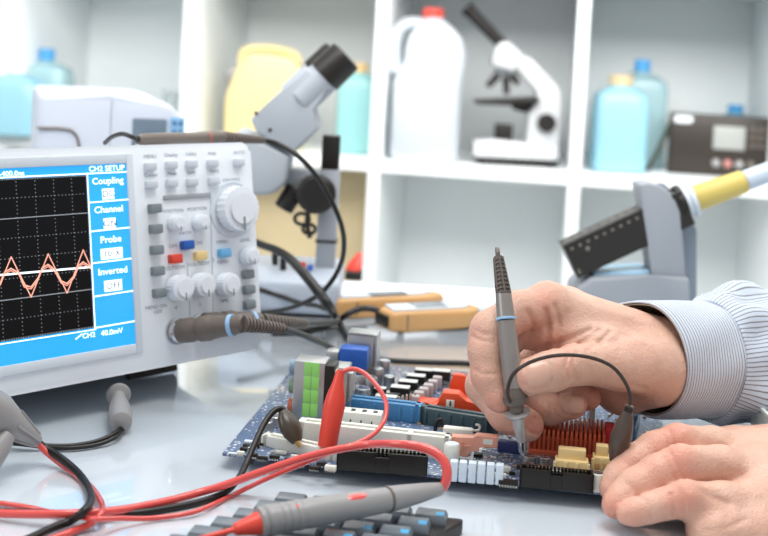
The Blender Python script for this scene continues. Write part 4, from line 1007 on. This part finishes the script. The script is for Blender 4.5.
# rounded white instrument behind the scope
Yi = 1.03
it = thing('bench_instrument', 'rounded pale instrument with dark window peeking out behind the oscilloscope', 'instrument', P(110, 148, Yi)*1)
it.location.z = 0; WM[it.name] = it.matrix_basis.copy() if False else Matrix.Translation((it.location.x, it.location.y, 0))
def yz_body(mb, x0, x1, prof, bev=.004):
    """profile in (depth, height), extruded along x"""
    mb.prism(prof, x0, x1, Matrix(((0, 0, 1, 0), (1, 0, 0, 0), (0, 1, 0, 0), (0, 0, 0, 1))), bev=bev, seg=3)
iA = P(37, 120, Yi); iB = P(178, 120, Yi); zt = P(75, 95, Yi).z
RT = Matrix.Translation((iA.x, Yi, 0)) @ Matrix.Rotation(R_(18), 4, 'Z')
wI = .130
b = MB(); arc = [(0, .0), (wI, .0), (wI, zt-.045), (wI-.004, zt-.020), (wI-.014, zt-.007), (wI-.032, zt-.001), (wI-.07, zt), (0, zt)]
b.prism(arc, -.16, 0, RT @ XZ, bev=.006, seg=4)
M_inst = mat('instrument_shell', (182, 188, 200), .4, var=.02)
b.build('shell', M_inst, it, world=True)
b = MB(); b.prism([(.062, .02), (.062, zt-.004), (.0625, zt-.004), (.0625, .02)], -.12, .0006, RT @ XZ); b.build('shell_seam', M_key_grey, it, world=True)
b = MB().tube([RT @ Vector(p) for p in ((.0, -.001, zt-.030), (.022, -.001, zt-.030), (.031, -.001, zt-.033), (.036, -.001, zt-.044), (.038, -.001, zt-.075))], .0011, 8); b.build('panel_groove', M_brown, it, world=True)
RS = RT @ Matrix.Translation((wI-.052, -.0004, 0))
MB().box((.012+.006, 0, zt-.034), (.030, .0024, .030), .0010, RS).build('window', mat('dark_window', (96, 110, 124), .1), it, world=True)
MB().box((.014, -.0014, zt-.042), (.014, .0010, .014), .0004, RS).build('window_reflector', M_white, it, world=True)
kp_ = MB().box((.042, 0, zt-.034), (.013, .0024, .034), .0008, RS).build('keypad', mat('keypad_blue', (118, 158, 190), .4), it, world=True)
b = MB()
for i in range(4):
    for j in range(2): b.box((.0395+.0055*j, -.0014, zt-.046+.008*i), (.0035, .0010, .004), .0003, RS)
b.build('keypad_keys', mat('keypad_dark', (72, 108, 146), .4), kp_, world=True)
# probe resting on the scope top, its cable arching down behind
tp = thing('oscilloscope_probe', 'brown probe lying along the top edge of the oscilloscope, cable arching down behind', 'probe', P(200, 138, .86))
q0, q1, q2 = P(138, 140, .79), P(222, 137, .865), P(264, 140, .90)
b = MB(); M, L = frame_to(q0, q1); b.lathe([(.0028, 0), (.0042, .004), (.0045, L*.3), (.0040, L*.6), (.0050, L*.9), (.0042, L)], M, 24); b.build('probe_body', M_brown, tp, world=True)
b = MB(); relief(b, q1, q2, .0044, .0028, 12); b.build('strain_relief', M_brown, tp, world=True)
p_ = lerp(q0, q1, .80); p__ = lerp(q0, q1, .84); MB().cyl(p_, p__, .0047, .0047).build('colour_ring', M_red, tp, world=True)
b = MB().tube([q0, P(131, 136.5, .785), P(122, 134, .79), P(112, 137, .80), P(105, 143, .81)], .0016, 10); b.build('wire', M_blackr, tp, world=True)
b = MB().tube([q2, P(278, 144, .905), P(298, 156, .90), P(318, 178, .90), P(334, 206, .90), P(343, 232, .91), P(343, 256, .92), P(335, 276, .93), P(321, 293, .94), P(304, 303, .95), P(286, 309, .965), P(268, 312, .98), P(245, 313, 1.0)], .0020, 12)
b.build('cable', M_blackr, tp, world=True)
# thick cord and plug behind
tc_ = thing('power_cord', 'thick black cord sloping from behind the oscilloscope down to the bench', 'cord', G(334, 316, 0))
b = MB().tube([P(240, 236, 1.0), P(262, 245, .98), P(276, 250, .965), P(290, 259, .95), P(305, 275, .935), P(320, 294, .925), P(329, 306, .92), G(336, 318, .0035), G(350, 340, .0035), G(368, 356, .0035)], [.0032, .0032, .0033, .0036, .0040, .0042, .0040, .0032, .0022, .0020], 14); b.build('cord', M_blackr, tc_, world=True)
# amber handheld instruments
def amber(pL, pR, Hh_, deep, label, Y0=None, rz=None, plug=False):
    a = G(*pL); c = G(*pR); d = c-a; L = d.length; ang = math.atan2(d.y, d.x)
    T = Matrix.Translation((a.x, a.y, 0)) @ Matrix.Rotation(ang, 4, 'Z'); t_ = thing('handheld_meter', label, 'meter', T)
    b = MB(); pr_ = [(0, 0), (L*.16, -.002), (L*.8, -.002), (L, .006), (L+.004, deep*.4), (L, deep), (L*.1, deep), (-.003, deep*.6)]
    b.prism(pr_, .001, Hh_, bev=.0035, seg=3); b.build('case', M_amber, t_)
    MB().prism([(L*.05, .006), (L*.8, .006), (L*.92, .012), (L*.92, deep-.008), (L*.07, deep-.006)], Hh_-.001, Hh_+.0018, bev=.0008).build('top_face', M_lgrey, t_)
    MB().bx((L*.32, deep*.25, Hh_+.001), (L*.66, deep*.75, Hh_+.0025), .0004).build('display', mat('meter_display', (120, 128, 134), .2), t_)
    b = MB(); b.bx((L*.155, -.0024, .002), (L*.165, -.0018, Hh_-.002)); b.build('case_seam', M_brown, t_)
    if plug:
        MB().bx((-.0035, .004, .004), (.002, .026, Hh_-.003), .001).build('socket_recess', M_black, t_)
    return t_, T, L
amber((391, 334), (482, 329), .0165, .034, 'nearer amber handheld meter lying on the bench with black plug in its end', plug=True)
amber((338, 320), (444, 314), .0165, .022, 'farther amber handheld meter lying behind the one with the plug')
pg = thing('jack_plug', 'black plug with cord entering the end of the nearer amber meter', 'plug', G(395, 330))
b = MB(); u0_, u1p = P(386, 317.5, .985), P(405, 319, .990); M, L = frame_to(u0_, u1p); b.box((0, 0, L/2), (.012, .012, L), .002, M).lathe([(.0042, -.006), (.0050, 0)], M, 16); b.build('plug_body', M_black, pg, world=True)
b = MB().tube([u0_, P(378, 311, .985), P(368, 308.5, .985), P(358, 309.5, .985), P(348, 314, .98), G(338, 321, .003), G(325, 326, .003), G(300, 331, .0028), G(272, 332, .0028)], .0026, 12); b.build('cord', M_blackr, pg, world=True)
b = MB().tube([P(390, 320, .980), G(372, 324, .0016), G(345, 326, .0012), G(325, 328, .0012)], .0012, 8); b.build('grey_wire', M_silver, pg, world=True)
# papers behind the meters
a = G(446, 315); nb = thing('notebook_stack', 'loose pale papers lying open on the far end of the bench', 'papers', a)
M_paper = mat('paper', (236, 240, 246), .7); M_pblue = mat('paper_blue', (176, 206, 232), .6)
for i, (poly, z, m) in enumerate((((( 340, 294), (508, 306), (500, 290), (345, 281)), .004, M_paper), (((440, 306), (500, 310), (494, 293), (436, 290)), .008, M_pblue), (((448, 303), (484, 306), (472, 292), (438, 291)), .0095, M_paper))):
    pts = [G(x, y, z) for x, y in poly]; MB().prism([(p.x, p.y) for p in pts], z-.003, z).build('sheet', m, nb, world=True)
a = G(768, 468, 0)
# white plastic container at the right frame edge
wc = thing('plastic_tub', 'pale translucent plastic tub at right frame edge behind the lower hand', 'container', G(775, 466, 0))
cx0 = G(775, 470, 0); b = MB()
T = Matrix.Translation((cx0.x+.022, cx0.y+.02, .0))
def sq(r, z, k=10):
    return [T @ Vector((x, y, z)) for x, y in rrect(-r, -r, r, r, r*.35)]
b.rings([sq(.022, .001), sq(.024, .002), sq(.027, .030), sq(.0285, .0305), sq(.0285, .032), sq(.0265, .032), sq(.0225, .004)], cap0=True, cap1=True); b.build('tub_wall', mat('milky_plastic', (226, 236, 232), .3, alpha=.92), wc, world=True)
# red tool on the bench
rt_ = thing('tool_handle', 'small blurred red handle leaning beside the microscope column', 'tool', G(352, 281, 0))
Yt = 1.17
b = MB(); M, L = frame_to(P(351, 275, Yt), P(360, 253, Yt+.01)); b.lathe([(.0065, 0), (.0085, .004), (.0078, L*.5), (.0045, L*.85), (.0030, L)], M @ Matrix.Diagonal((1, .6, 1, 1)), 20); b.build('grip', M_red, rt_, world=True)
MB().bx((P(345, 278, Yt).x, Yt-.012, 0.002), (P(362, 278, Yt).x, Yt+.012, .010), .002).build('base', M_black, rt_, world=True)
struct(tb) if False else None
# ================================================================== stereo microscope behind the scope
Ym = 1.06
ms = thing('stereo_microscope', 'grey stereo microscope with black eyecups leaning up right behind the oscilloscope', 'microscope', G(305, 302, 0))
# base and column
bz = P(300, 262, Ym).z
b = MB(); xL, xR = P(225, 290, Ym-.02).x, P(341, 290, Ym-.02).x
b.bx((xL, 1.00, .002), (xR, 1.115, bz-.004), .006, seg=3); b.build('base', mat('base_grey', (172, 180, 192), .4), ms, world=True)
MB().bx((xL+.004, 1.004, 0), (xR-.004, 1.11, .0035), .001).build('base_foot', M_black, ms, world=True)
cxL, cxR = P(318, 220, Ym+.01).x, P(337.5, 220, Ym+.01).x
b = MB().bx((cxL, Ym, bz-.006), (cxR, Ym+.020, P(330, 170, Ym).z), .0015); b.build('column', M_mscope, ms, world=True)
MB().bx((cxL-.001, Ym-.001, P(327, 243, Ym).z), (cxR+.001, Ym+.021, P(327, 240.5, Ym).z), .0004).build('column_stop', M_black, ms, world=True)
MB().bx((cxL+.0005, Ym+.001, P(328, 170, Ym).z), (cxR-.001, Ym+.018, P(329, 136, Ym).z), .0012).build('column_cap', M_black, ms, world=True)
MB().cyl(P(316, 194, Ym-.045), P(316.5, 193.5, Ym-.004), .0170, .0172, 40, bev=.0015).build('focus_knob', M_black, ms, world=True)
fk = MB().cyl(P(316, 194, Ym-.050), P(316, 194, Ym-.044), .0145, .0145, 36, bev=.001).build('knob_cap', M_blackr, ms, world=True)
b = MB(); slab(b, Ym-.004, .024, [(284, 170), (320, 172), (322, 186), (284, 188)], .002); b.build('arm', M_mscope, ms, world=True)
b = MB(); slab(b, Ym-.030, .060, [(236, 130), (290, 156), (286, 184), (272, 195), (240, 196), (222, 180)], .004, 3); b.build('optics_body', M_mscope, ms, world=True)
# inclined head
b = MB(); slab(b, Ym-.032, .064, [(250, 119), (262, 108), (306, 66.5), (333, 88), (308, 110), (320.5, 127.5), (291, 156), (256, 132)], .003, 3); b.build('head', M_mscope, ms, world=True)
for dy, o_ in ((-.020, 0), (.020, 1)):
    q0 = P(300, 100, Ym+dy); q1 = P(325, 76, Ym+dy); d = (q1-q0).normalized()
    off = Vector((-.007, 0, .001)) if o_ else Vector((0, 0, 0))
    b = MB(); b.cyl(q0+off, q1+off, .0150, .0150, 32, bev=.001); tbm = b.build('eyepiece_tube', M_mscope, ms, world=True)
    b = MB(); M, L = frame_to(q1+off-d*.001, q1+off+d*.026); b.lathe([(.0150, 0), (.0162, .0006), (.0158, L-.004), (.0150, L-.0005), (.0125, L), (.0105, L-.006)], M, 36); b.build('eyecup', M_black, tbm, world=True)
for x, y in ((270, 130), (256, 113)): 
    q = P(x, y, Ym-.0325); MB().lathe([(.0016, -.001), (.0016, .0008)], Matrix.Translation(q) @ Matrix.Rotation(R_(90), 4, 'X'), 14).build('screw', M_black, ms, world=True)
q0, q1 = P(296, 188, Ym-.01), P(283, 209, Ym-.012); MB().cyl(q0, q1, .0088, .0088, 28, bev=.001).build('objective', M_black, ms, world=True)
b = MB()
for c_, r_ in (((302, 219), .0065), ((309, 229), .0055)):
    ctr = P(*c_, Ym-.02); b.tube([ctr+Vector((r_*math.cos(a), 0, r_*.75*math.sin(a))) for a in [i*math.pi/8 for i in range(17)]], .0017, 8, smooth=False, cap=False)
b.tube([P(309, 210, Ym-.02), P(307, 222, Ym-.02), P(310, 238, Ym-.02)], .0022, 8); b.build('clip_bracket', M_black, ms, world=True)
for x, y in ((275, 263), (283, 268)): MB().cyl(P(x, y+2, Ym-.02), P(x, y-10, Ym-.02), .0028, .0028, 16).build('stage_clip_post', M_black, ms, world=True)
for x, y, m in ((303, 264, M_red), (310, 267, M_blue)): MB().cyl(P(x, y+3, Ym-.02), P(x, y-2, Ym-.02), .0028, .0024, 16).build('indicator', m, ms, world=True)
# ================================================================== soldering iron stand
Yq = 1.00
ss = thing('soldering_stand', 'grey soldering iron stand with upright post behind the shirt sleeve', 'soldering stand', G(640, 312, 0))
b = MB(); slab(b, Yq, .030, [(638.5, 184.5), (648, 182.5), (659, 185), (668, 191), (676, 200), (681, 212), (688.5, 306), (654, 306), (652, 274), (648, 242), (643, 211)], .0022, 3); b.build('post', M_stand, ss, world=True)
b = MB(); slab(b, Yq-.004, .055, [(592, 278), (656, 276), (690, 278), (692, 322), (576, 316), (576.5, 291)], .003, 3); b.build('base', M_stand, ss, world=True)
b = MB(); slab(b, Yq+.006, .035, [(594, 279), (650, 277), (650, 270), (594, 273)], .001); b.build('sponge_tray', mat('tray_blue', (176, 214, 240), .3), ss, world=True)
b = MB(); slab(b, Yq+.029, .004, [(650, 183), (664, 183), (678, 195), (690, 217), (697, 230), (697, 306), (686, 306)], .0012); b.build('side_plate', mat('plate_grey', (128, 138, 150), .45), ss, world=True)
MB().cyl(P(591, 279, Yq+.015), P(591, 268, Yq+.015), .0011, .0011, 10).build('tray_pin', M_black, ss, world=True)
# iron: perforated guard, collars, yellow grip and tube share one axis
ir = thing('soldering_iron', 'soldering iron with yellow grip and dark perforated guard in the grey stand', 'soldering iron', P(600, 245, Yq+.01))
g0, g1 = P(568, 259.5, Yq+.014), P(684, 205.5, Yq+.014); axd = (g1-g0).normalized(); vn = Vector((-axd.z, 0, axd.x))
Mi = Matrix.Translation(g0) @ Matrix((axd, Vector((0, 1, 0)), vn)).transposed().to_4x4(); Lg = (g1-g0).length
guard = MB(); hz = .0145; hy = .013
for z in (-hz, hz): guard.bx((0, -hy, z-.0006), (Lg, hy, z+.0006), 0, Mi)
for y in (-hy, hy): guard.bx((0, y-.0006, -hz), (Lg, y+.0006, hz), 0, Mi)
guard.bx((0, -hy, -hz), (.0015, hy, hz), 0, Mi).build('guard', mat('guard_black', (36, 33, 30), .4, var=.15), ir, world=True)
hb = MB(); rnd2 = random.Random(5)
for i in range(9):
    for j, z in enumerate((hz-.0045,)):
        hb.lathe([(.0014, 0), (.0014, .0003)], Mi @ Matrix.Translation((.006+.0075*i, -hy-.0006, z)) @ Matrix.Rotation(R_(90), 4, 'X'), 12)
for i in range(9): hb.bx((.004+.0085*i, -.004, hz+.0003), (.0085+.0085*i, .004, hz+.0009), 0, Mi)
hb.lathe([(.0020, 0), (.0020, .0003)], Mi @ Matrix.Translation((.018, -hy-.0006, .0045)) @ Matrix.Rotation(R_(90), 4, 'X'), 12)
hb.bx((.0025, -hy-.001, -hz+.0025), (.0045, -hy-.0005, -hz+.0065), 0, Mi).build('guard_holes', mat('hole_pale', (112, 106, 98), .5), ir, world=True)
h0_ = P(678, 205, Yq+.014); h1_ = P(694, 199, Yq+.014); h2_ = P(745, 181, Yq+.014); h3_ = P(810, 157, Yq+.014)
b = MB().cyl(h0_, lerp(h0_, h1_, .4), .0165, .0165, 28, bev=.001); b.build('rear_collar', M_black, ir, world=True)
b = MB(); M, L = frame_to(lerp(h0_, h1_, .3), h1_); b.lathe([(.0125, 0), (.0150, .0008), (.0150, L*.4), (.0125, L*.45), (.0125, L*.6), (.0145, L*.65), (.0145, L)], M, 32); b.build('metal_collar', M_lgrey, ir, world=True)
b = MB(); M, L = frame_to(h1_, h2_); b.lathe([(.0110, 0), (.0112, .001), (.0108, L*.4), (.0098, L*.97), (.0085, L)], M, 32); b.build('grip', mat('mustard_rubber', (190, 170, 92), .5, var=.04), ir, world=True)
b = MB(); b.cyl(h2_, h3_, .0088, .0080, 28, bev=.001); b.build('handle_tube', mat('handle_grey', (176, 188, 202), .35), ir, world=True)
# ================================================================== things on the shelf
def shelf_pt(px, py, Yd):      # point straight on the shelf top under a pixel column
    p = P(px, py, Yd); return Vector((p.x, p.y, ZS))
def bottle(name, label, px, Yd, prof, m, capm, parts_=None, cap_prof=None, sx=1, sy=1, rz=0, group=None, sq_=0):
    p = shelf_pt(px, 170, Yd); T = Matrix.Translation(p) @ Matrix.Rotation(R_(rz), 4, 'Z'); t_ = thing(name, label, 'bottle', T, group)
    b = MB(); n = 40; rr = []
    for r, z in prof:
        ring = []
        for i in range(n):
            a = 2*math.pi*i/n; c_, s_ = math.cos(a), math.sin(a)
            k = 1 if not sq_ or r < .03 else 1/((abs(c_)**sq_+abs(s_)**sq_)**(1/sq_))
            ring.append(Vector((r*k*c_*sx, r*k*s_*sy, z)))
        rr.append(ring)
    b.rings(rr); b.build('bottle_body', m, t_)
    if cap_prof: MB().lathe(cap_prof, None, 28).build('cap', capm, t_)
    return t_, T
def fluid(name, rgb, a=.85, rough=.25): return mat(name, rgb, rough, alpha=a, var=.02)
M_cyan = fluid('cyan_bottle', (150, 200, 216)); M_cyan2 = fluid('pale_cyan_bottle', (170, 206, 212), .72); M_capb = mat('cap_blue', (82, 164, 222), .4)
M_teal = fluid('teal_bottle', (150, 204, 204), .8)
K0h = lambda h: h
def std(r, h, neck=.018, sh_=.03):
    return [(r*.9, 0), (r, .004), (r, h-sh_), (r*.92, h-sh_*.5), (r*.6, h-sh_*.12), (neck, h), (neck, h+.012)]
def zh(py, px, Yd): return P(px, py, Yd).z-ZS
def capp(r, z0, z1): return [(r, z0), (r, z1-.002), (r*.9, z1)]
Yf, Yb = 2.13, 2.26
h = zh(86, 616, Yf); bottle('storage_bottle', 'pale cyan square bottle with cream cap, in front on the right shelf', 616, Yf, std(.046, h, .020), M_cyan, mat('cap_cream', (206, 184, 144), .5), cap_prof=capp(.0215, h+.002, h+.020), sq_=6)
h = zh(72, 636, Yb); bottle('storage_bottle', 'tall clear bottle with blue cap behind the cream-capped cyan bottle', 636, Yb, std(.045, h, .014), M_cyan2, M_capb, cap_prof=capp(.0150, h+.002, h+.024), sq_=6)
h = zh(76, 14, Yf); bottle('storage_bottle', 'pale cyan bottle with pale cap at the left frame edge', 12, Yf+.08, std(.055, h, .020), M_cyan, M_ivory, cap_prof=capp(.0215, h+.002, h+.022), sq_=6)
h = zh(62, 44, Yb); bottle('storage_bottle', 'clear bottle with blue cap above the pale instrument at the left', 42, Yb+.06, std(.048, h, .014), M_cyan2, M_capb, cap_prof=capp(.0150, h+.002, h+.024), sq_=6)
h = zh(74, 362, Yf); bottle('storage_bottle', 'teal bottle with amber cap beside the stereo microscope eyecups', 354, Yf+.08, std(.038, h, .016), M_teal, mat('cap_amber', (222, 186, 130), .5), cap_prof=capp(.0165, h+.001, h+.018), sq_=6)
# yellow canister
p = shelf_pt(264, 160, Yf+.10); yc = thing('yellow_canister', 'blurred pale yellow canister on the shelf behind the stereo microscope', 'canister', p)
M_yel = mat('canister_yellow', (228, 208, 148), .5, var=.03); h = zh(54, 264, Yf+.1); b = MB()
b.prism([(-.070, 0), (.072, 0), (.074, h*.55), (.066, h*.85), (.045, h*.99), (-.030, h), (-.052, h*.86), (-.072, h*.52)], -.06, .06, XZ, bev=.012, seg=4); b.build('canister_body', M_yel, yc)
b = MB().tube([(-.050, 0, h*.84), (-.045, 0, h*1.02), (.0, 0, h*1.06), (.045, 0, h*1.01), (.055, 0, h*.9)], .008, 12); b.build('handle', M_yel, yc)
MB().lathe([(.018, 0), (.018, .02)], Matrix.Translation((-.055, -.02, h*.72)) @ Matrix.Rotation(R_(-40), 4, 'Y'), 20).build('cap', M_silver, yc)
# milk jug
Yj = 2.16; p = shelf_pt(423, 160, Yj); mj = thing('plastic_jug', 'large white plastic jug with red cap and side handle on the shelf', 'jug', p)
M_jug = mat('jug_white', (206, 213, 220), .4, alpha=.96); hj = zh(17, 430, Yj); r = .062
rr = []; b = MB()
prof = [(.90, 0), (1, .01), (1, hj*.55), (1, hj*.68), (.98, hj*.76), (.86, hj*.86), (.60, hj*.93), (.36, hj*.98), (.28, hj)]
for k, z in prof:
    ring = []
    for i in range(44):
        a = 2*math.pi*i/44; c_, s_ = math.cos(a), math.sin(a); q = 1/((abs(c_)**4+abs(s_)**4)**.25) if k > .5 else 1
        cx_ = r*k*q*c_*(1 if c_ > 0 or z < hj*.60 else .78)+(.004 if z > hj*.6 else 0); ring.append(Vector((cx_, r*k*q*s_, z)))
    rr.append(ring)
b.rings(rr); b.build('jug_body', M_jug, mj)
MB().tube([(-.012, 0, hj*.955), (-.038, 0, hj*.95), (-.058, 0, hj*.88), (-.062, 0, hj*.74), (-.056, 0, hj*.60)], [.010, .011, .011, .011, .012], 14).build('handle', M_jug, mj)
MB().lathe([(.0185, hj-.002), (.0195, hj), (.0190, hj+.014), (.017, hj+.016)], Matrix.Translation((.004, 0, 0)), 28).build('cap', mat('cap_red', (232, 84, 72), .4), mj)
# white compound microscope
Yw = 2.16; p = shelf_pt(517, 165, Yw); cm = thing('compound_microscope', 'white student microscope with black angled eyepiece standing on the shelf', 'microscope', p)
M_mw = mat('microscope_white', (206, 208, 210), .35)
def ws(name, d0_, dp, pts, m, bev=.003, par=None): b = MB(); slab(b, Yw+d0_, dp, pts, bev, 3); return b.build(name, m, par or cm, world=True)
ws('base', -.045, .09, [(474, 142), (496, 140), (530, 144), (558, 147), (558, 161), (474, 157)], M_mw, .005)
ws('base_skirt', -.043, .086, [(477, 157), (558, 161), (558, 165), (477, 161)], M_black, .001)
for x0_ in (478, 517, 548):
    for dy in (-.04, .025): ws('foot', dy, .014, [(x0_, 160), (x0_+9, 160.5), (x0_+9, 167), (x0_, 166.5)], M_black, .001)
ws('arm', -.020, .04, [(521, 55), (530, 57), (560, 88), (562, 100), (558, 158), (526, 156), (529, 112), (539, 101), (540, 90), (516, 70)], M_mw, .004)
ws('head', -.024, .048, [(493, 58), (496, 47), (503, 41), (510, 42), (523, 54), (521, 68), (512, 71), (493, 66)], M_mw, .004)
q0, q1 = P(505, 47, Yw), P(466, 7, Yw); MB().cyl(q0, lerp(q0, q1, .9), .0105, .0110, 28, bev=.001).build('eyepiece_tube', M_black, cm, world=True)
MB().cyl(lerp(q0, q1, .86), q1, .0125, .0130, 28, bev=.0012).build('eyepiece', M_black, cm, world=True)
MB().cyl(P(505, 70, Yw), P(503, 76, Yw), .019, .016, 28).build('nosepiece', M_metal, cm, world=True)
for a_, c_ in (((498, 75), (488, 86)), ((506, 77), (506.5, 94)), ((511, 74), (518, 84))): MB().cyl(P(*a_, Yw-.004), P(*c_, Yw-.012), .0078, .0058, 20, bev=.001).build('objective', M_black, cm, world=True)
ws('stage', -.045, .085, [(477, 101), (540, 98), (541, 102), (520, 106), (477, 104.5)], M_black, .001)
ws('stage_bracket', -.015, .03, [(512, 104), (534, 97), (536, 104), (526, 113), (514, 110)], M_black, .001)
ws('illuminator', -.015, .032, [(496, 124), (513.5, 125), (512, 142), (495, 141)], M_black, .002)
q = P(546, 122.5, Yw-.02); MB().cyl(q+Vector((0, 0, 0)), q+Vector((0, -.018, 0)), .0165, .0165, 32, bev=.002).build('focus_knob', M_black, cm, world=True)
# black radio
Yr = 2.13; p = shelf_pt(735, 175, Yr); rd = thing('portable_radio', 'dark brown portable radio with small grey display on the right shelf', 'radio', Matrix.Translation(p) @ Matrix.Rotation(R_(-8), 4, 'Z'))
M_rad = mat('radio_brown', (48, 41, 35), .4, var=.06); xl = P(671, 150, Yr).x-p.x; hr = zh(114, 690, Yr)
MB().bx((xl, 0, .0), (xl+.24, .045, hr), .004).build('radio_case', M_rad, rd)
b = MB(); 
for i in range(12):
    for j in range(11): b.lathe([(.0012, 0), (.0012, .0006)], Matrix.Translation((xl+.010+.0055*i, .0002, .012+.0078*j)) @ Matrix.Rotation(R_(90), 4, 'X'), 6)
b.build('speaker_grille', mat('grille_dark', (48, 42, 38), .5), rd)
b = MB(); b.prism(rrect(xl+.004, hr-.017, xl+.038, hr-.004, .006), 0, .0012, Matrix.Translation((0, 0, 0)) @ XZ, bev=.0003); b.build('name_badge', mat('badge', (226, 230, 232), .4), rd)
MB().bx((xl+.075, -.0012, hr*.45), (xl+.130, .001, hr*.83), .001).build('display', mat('radio_display', (160, 162, 158), .3), rd)
for i in range(3):
    for j in range(4): MB().bx((xl+.138+.013*j, -.0035, hr*.50+.014*i), (xl+.147+.013*j, .001, hr*.50+.008+.014*i), .0008).build('button', M_brown, rd)
for i, m in enumerate((M_silver, mat('rose_knob', (176, 120, 112), .4), M_silver, M_brown)): MB().lathe([(.0075, 0), (.007, .007), (.0055, .008)], Matrix.Translation((xl+.082+.020*i, .0005, hr*.22)) @ Matrix.Rotation(R_(90), 4, 'X'), 20).build('dial', m, rd)
MB().tube([(xl+.006, .02, hr-.004), (xl-.010, .010, hr*.55), (xl-.032, -.004, .012), (xl-.040, -.006, .003)], [.004, .0045, .005, .003], 8, res=6).build('carry_strap', mat('strap_green', (58, 62, 48), .5), rd)
# bottle top and pale box behind the radio
p = shelf_pt(733, 150, 2.32); t_ = thing('storage_bottle', 'bottle with blue cap mostly hidden behind the dark radio', 'bottle', p); h = zh(113, 733, 2.32)
MB().lathe([(.040, 0), (.042, .004), (.042, h-.03), (.02, h-.002), (.014, h)], None, 32).build('bottle_body', M_cyan2, t_)
MB().lathe([(.0150, h-.001), (.0150, h+.014), (.013, h+.016)], None, 24).build('cap', M_capb, t_)
p = shelf_pt(778, 150, 2.33); t_ = thing('white_carton', 'pale blurred carton rising behind the radio at the right frame edge', 'carton', p); h = zh(86, 770, 2.33)
MB().bx((-.040, -.03, 0), (.05, .04, h), .003).build('carton_body', M_ivory, t_); MB().bx((-.040, -.0305, h*.74), (.05, -.028, h*.80)).build('carton_band', M_lgrey, t_)
# small glass on the left shelf and a cardboard box in the lower cell
p = shelf_pt(172, 130, 2.38); t_ = thing('small_beaker', 'faint grey beaker at the back of the left shelf cell', 'beaker', p)
MB().lathe([(.020, 0), (.022, .002), (.022, .085), (.0235, .088), (.0205, .088), (.020, .004)], None, 28).build('beaker_wall', fluid('grey_glass', (206, 214, 214), .5), t_)
zb = .010-PITCHC+SHT
xa_ = P(246, 230, 2.3).x; xb_ = P(366, 230, 2.28).x
t_ = thing('cardboard_box', 'tan cardboard box in the lower shelf cell behind the microscope column', 'box', Matrix.Translation(((xa_+xb_)/2, 2.30, zb)) @ Matrix.Rotation(R_(-8), 4, 'Z'))
M_card = mat('cardboard', (204, 186, 150), .8, var=.06, vscale=12); hw_ = (xb_-xa_)/2
MB().bx((-hw_, -.02, .001), (hw_, .18, .30), .002).build('box_body', M_card, t_)
MB().bx((-hw_-.001, -.0225, .255), (hw_+.001, .182, .31), .002).build('box_lid', M_card, t_)
# ================================================================== light
wd = bpy.data.worlds.new('daylight'); bpy.context.scene.world = wd; wd.use_nodes = True
bg = wd.node_tree.nodes['Background']; bg.inputs[0].default_value = (.95, .975, 1.0, 1); bg.inputs[1].default_value = .40
def area(name, loc, rot, size, power, color):
    l = bpy.data.lights.new(name, 'AREA'); l.shape = 'RECTANGLE'; l.size, l.size_y = size; l.energy = power; l.color = color
    o = bpy.data.objects.new(name, l); COL.objects.link(o); o.location = loc; o.rotation_euler = rot; return o
area('ceiling_lamp', (.2, .5, 1.9), (0, 0, 0), (.9, .7), 13, (1, .98, .95))
area('left_fill', (-1.9, .1, 1.2), (0, R_(-62), 0), (1.2, 1.6), 14, (.93, .97, 1))  # unseen area light added on the left to brighten the scope face
area('shelf_top_fill', (.3, 1.35, 1.7), (R_(35), 0, 0), (2.6, .5), 20, (1, 1, .98))  # unseen fill added above the bench to brighten the shelf front
o_ = area('shelf_front_fill', (.3, .55, .92), (R_(78), 0, R_(0)), (1.9, .5), 13, (1, .99, .96)); o_.data.spread = R_(120)  # added out-of-view fill that lights the shelf cell interiors from the front
sc = bpy.context.scene
sc.view_settings.view_transform = 'Standard'; sc.view_settings.look = 'None'; sc.view_settings.gamma = 1; sc.view_settings.use_curve_mapping = False
sc.view_settings.exposure = 0.62
sc.cycles.use_denoising = True
sc.cycles.max_bounces = 8
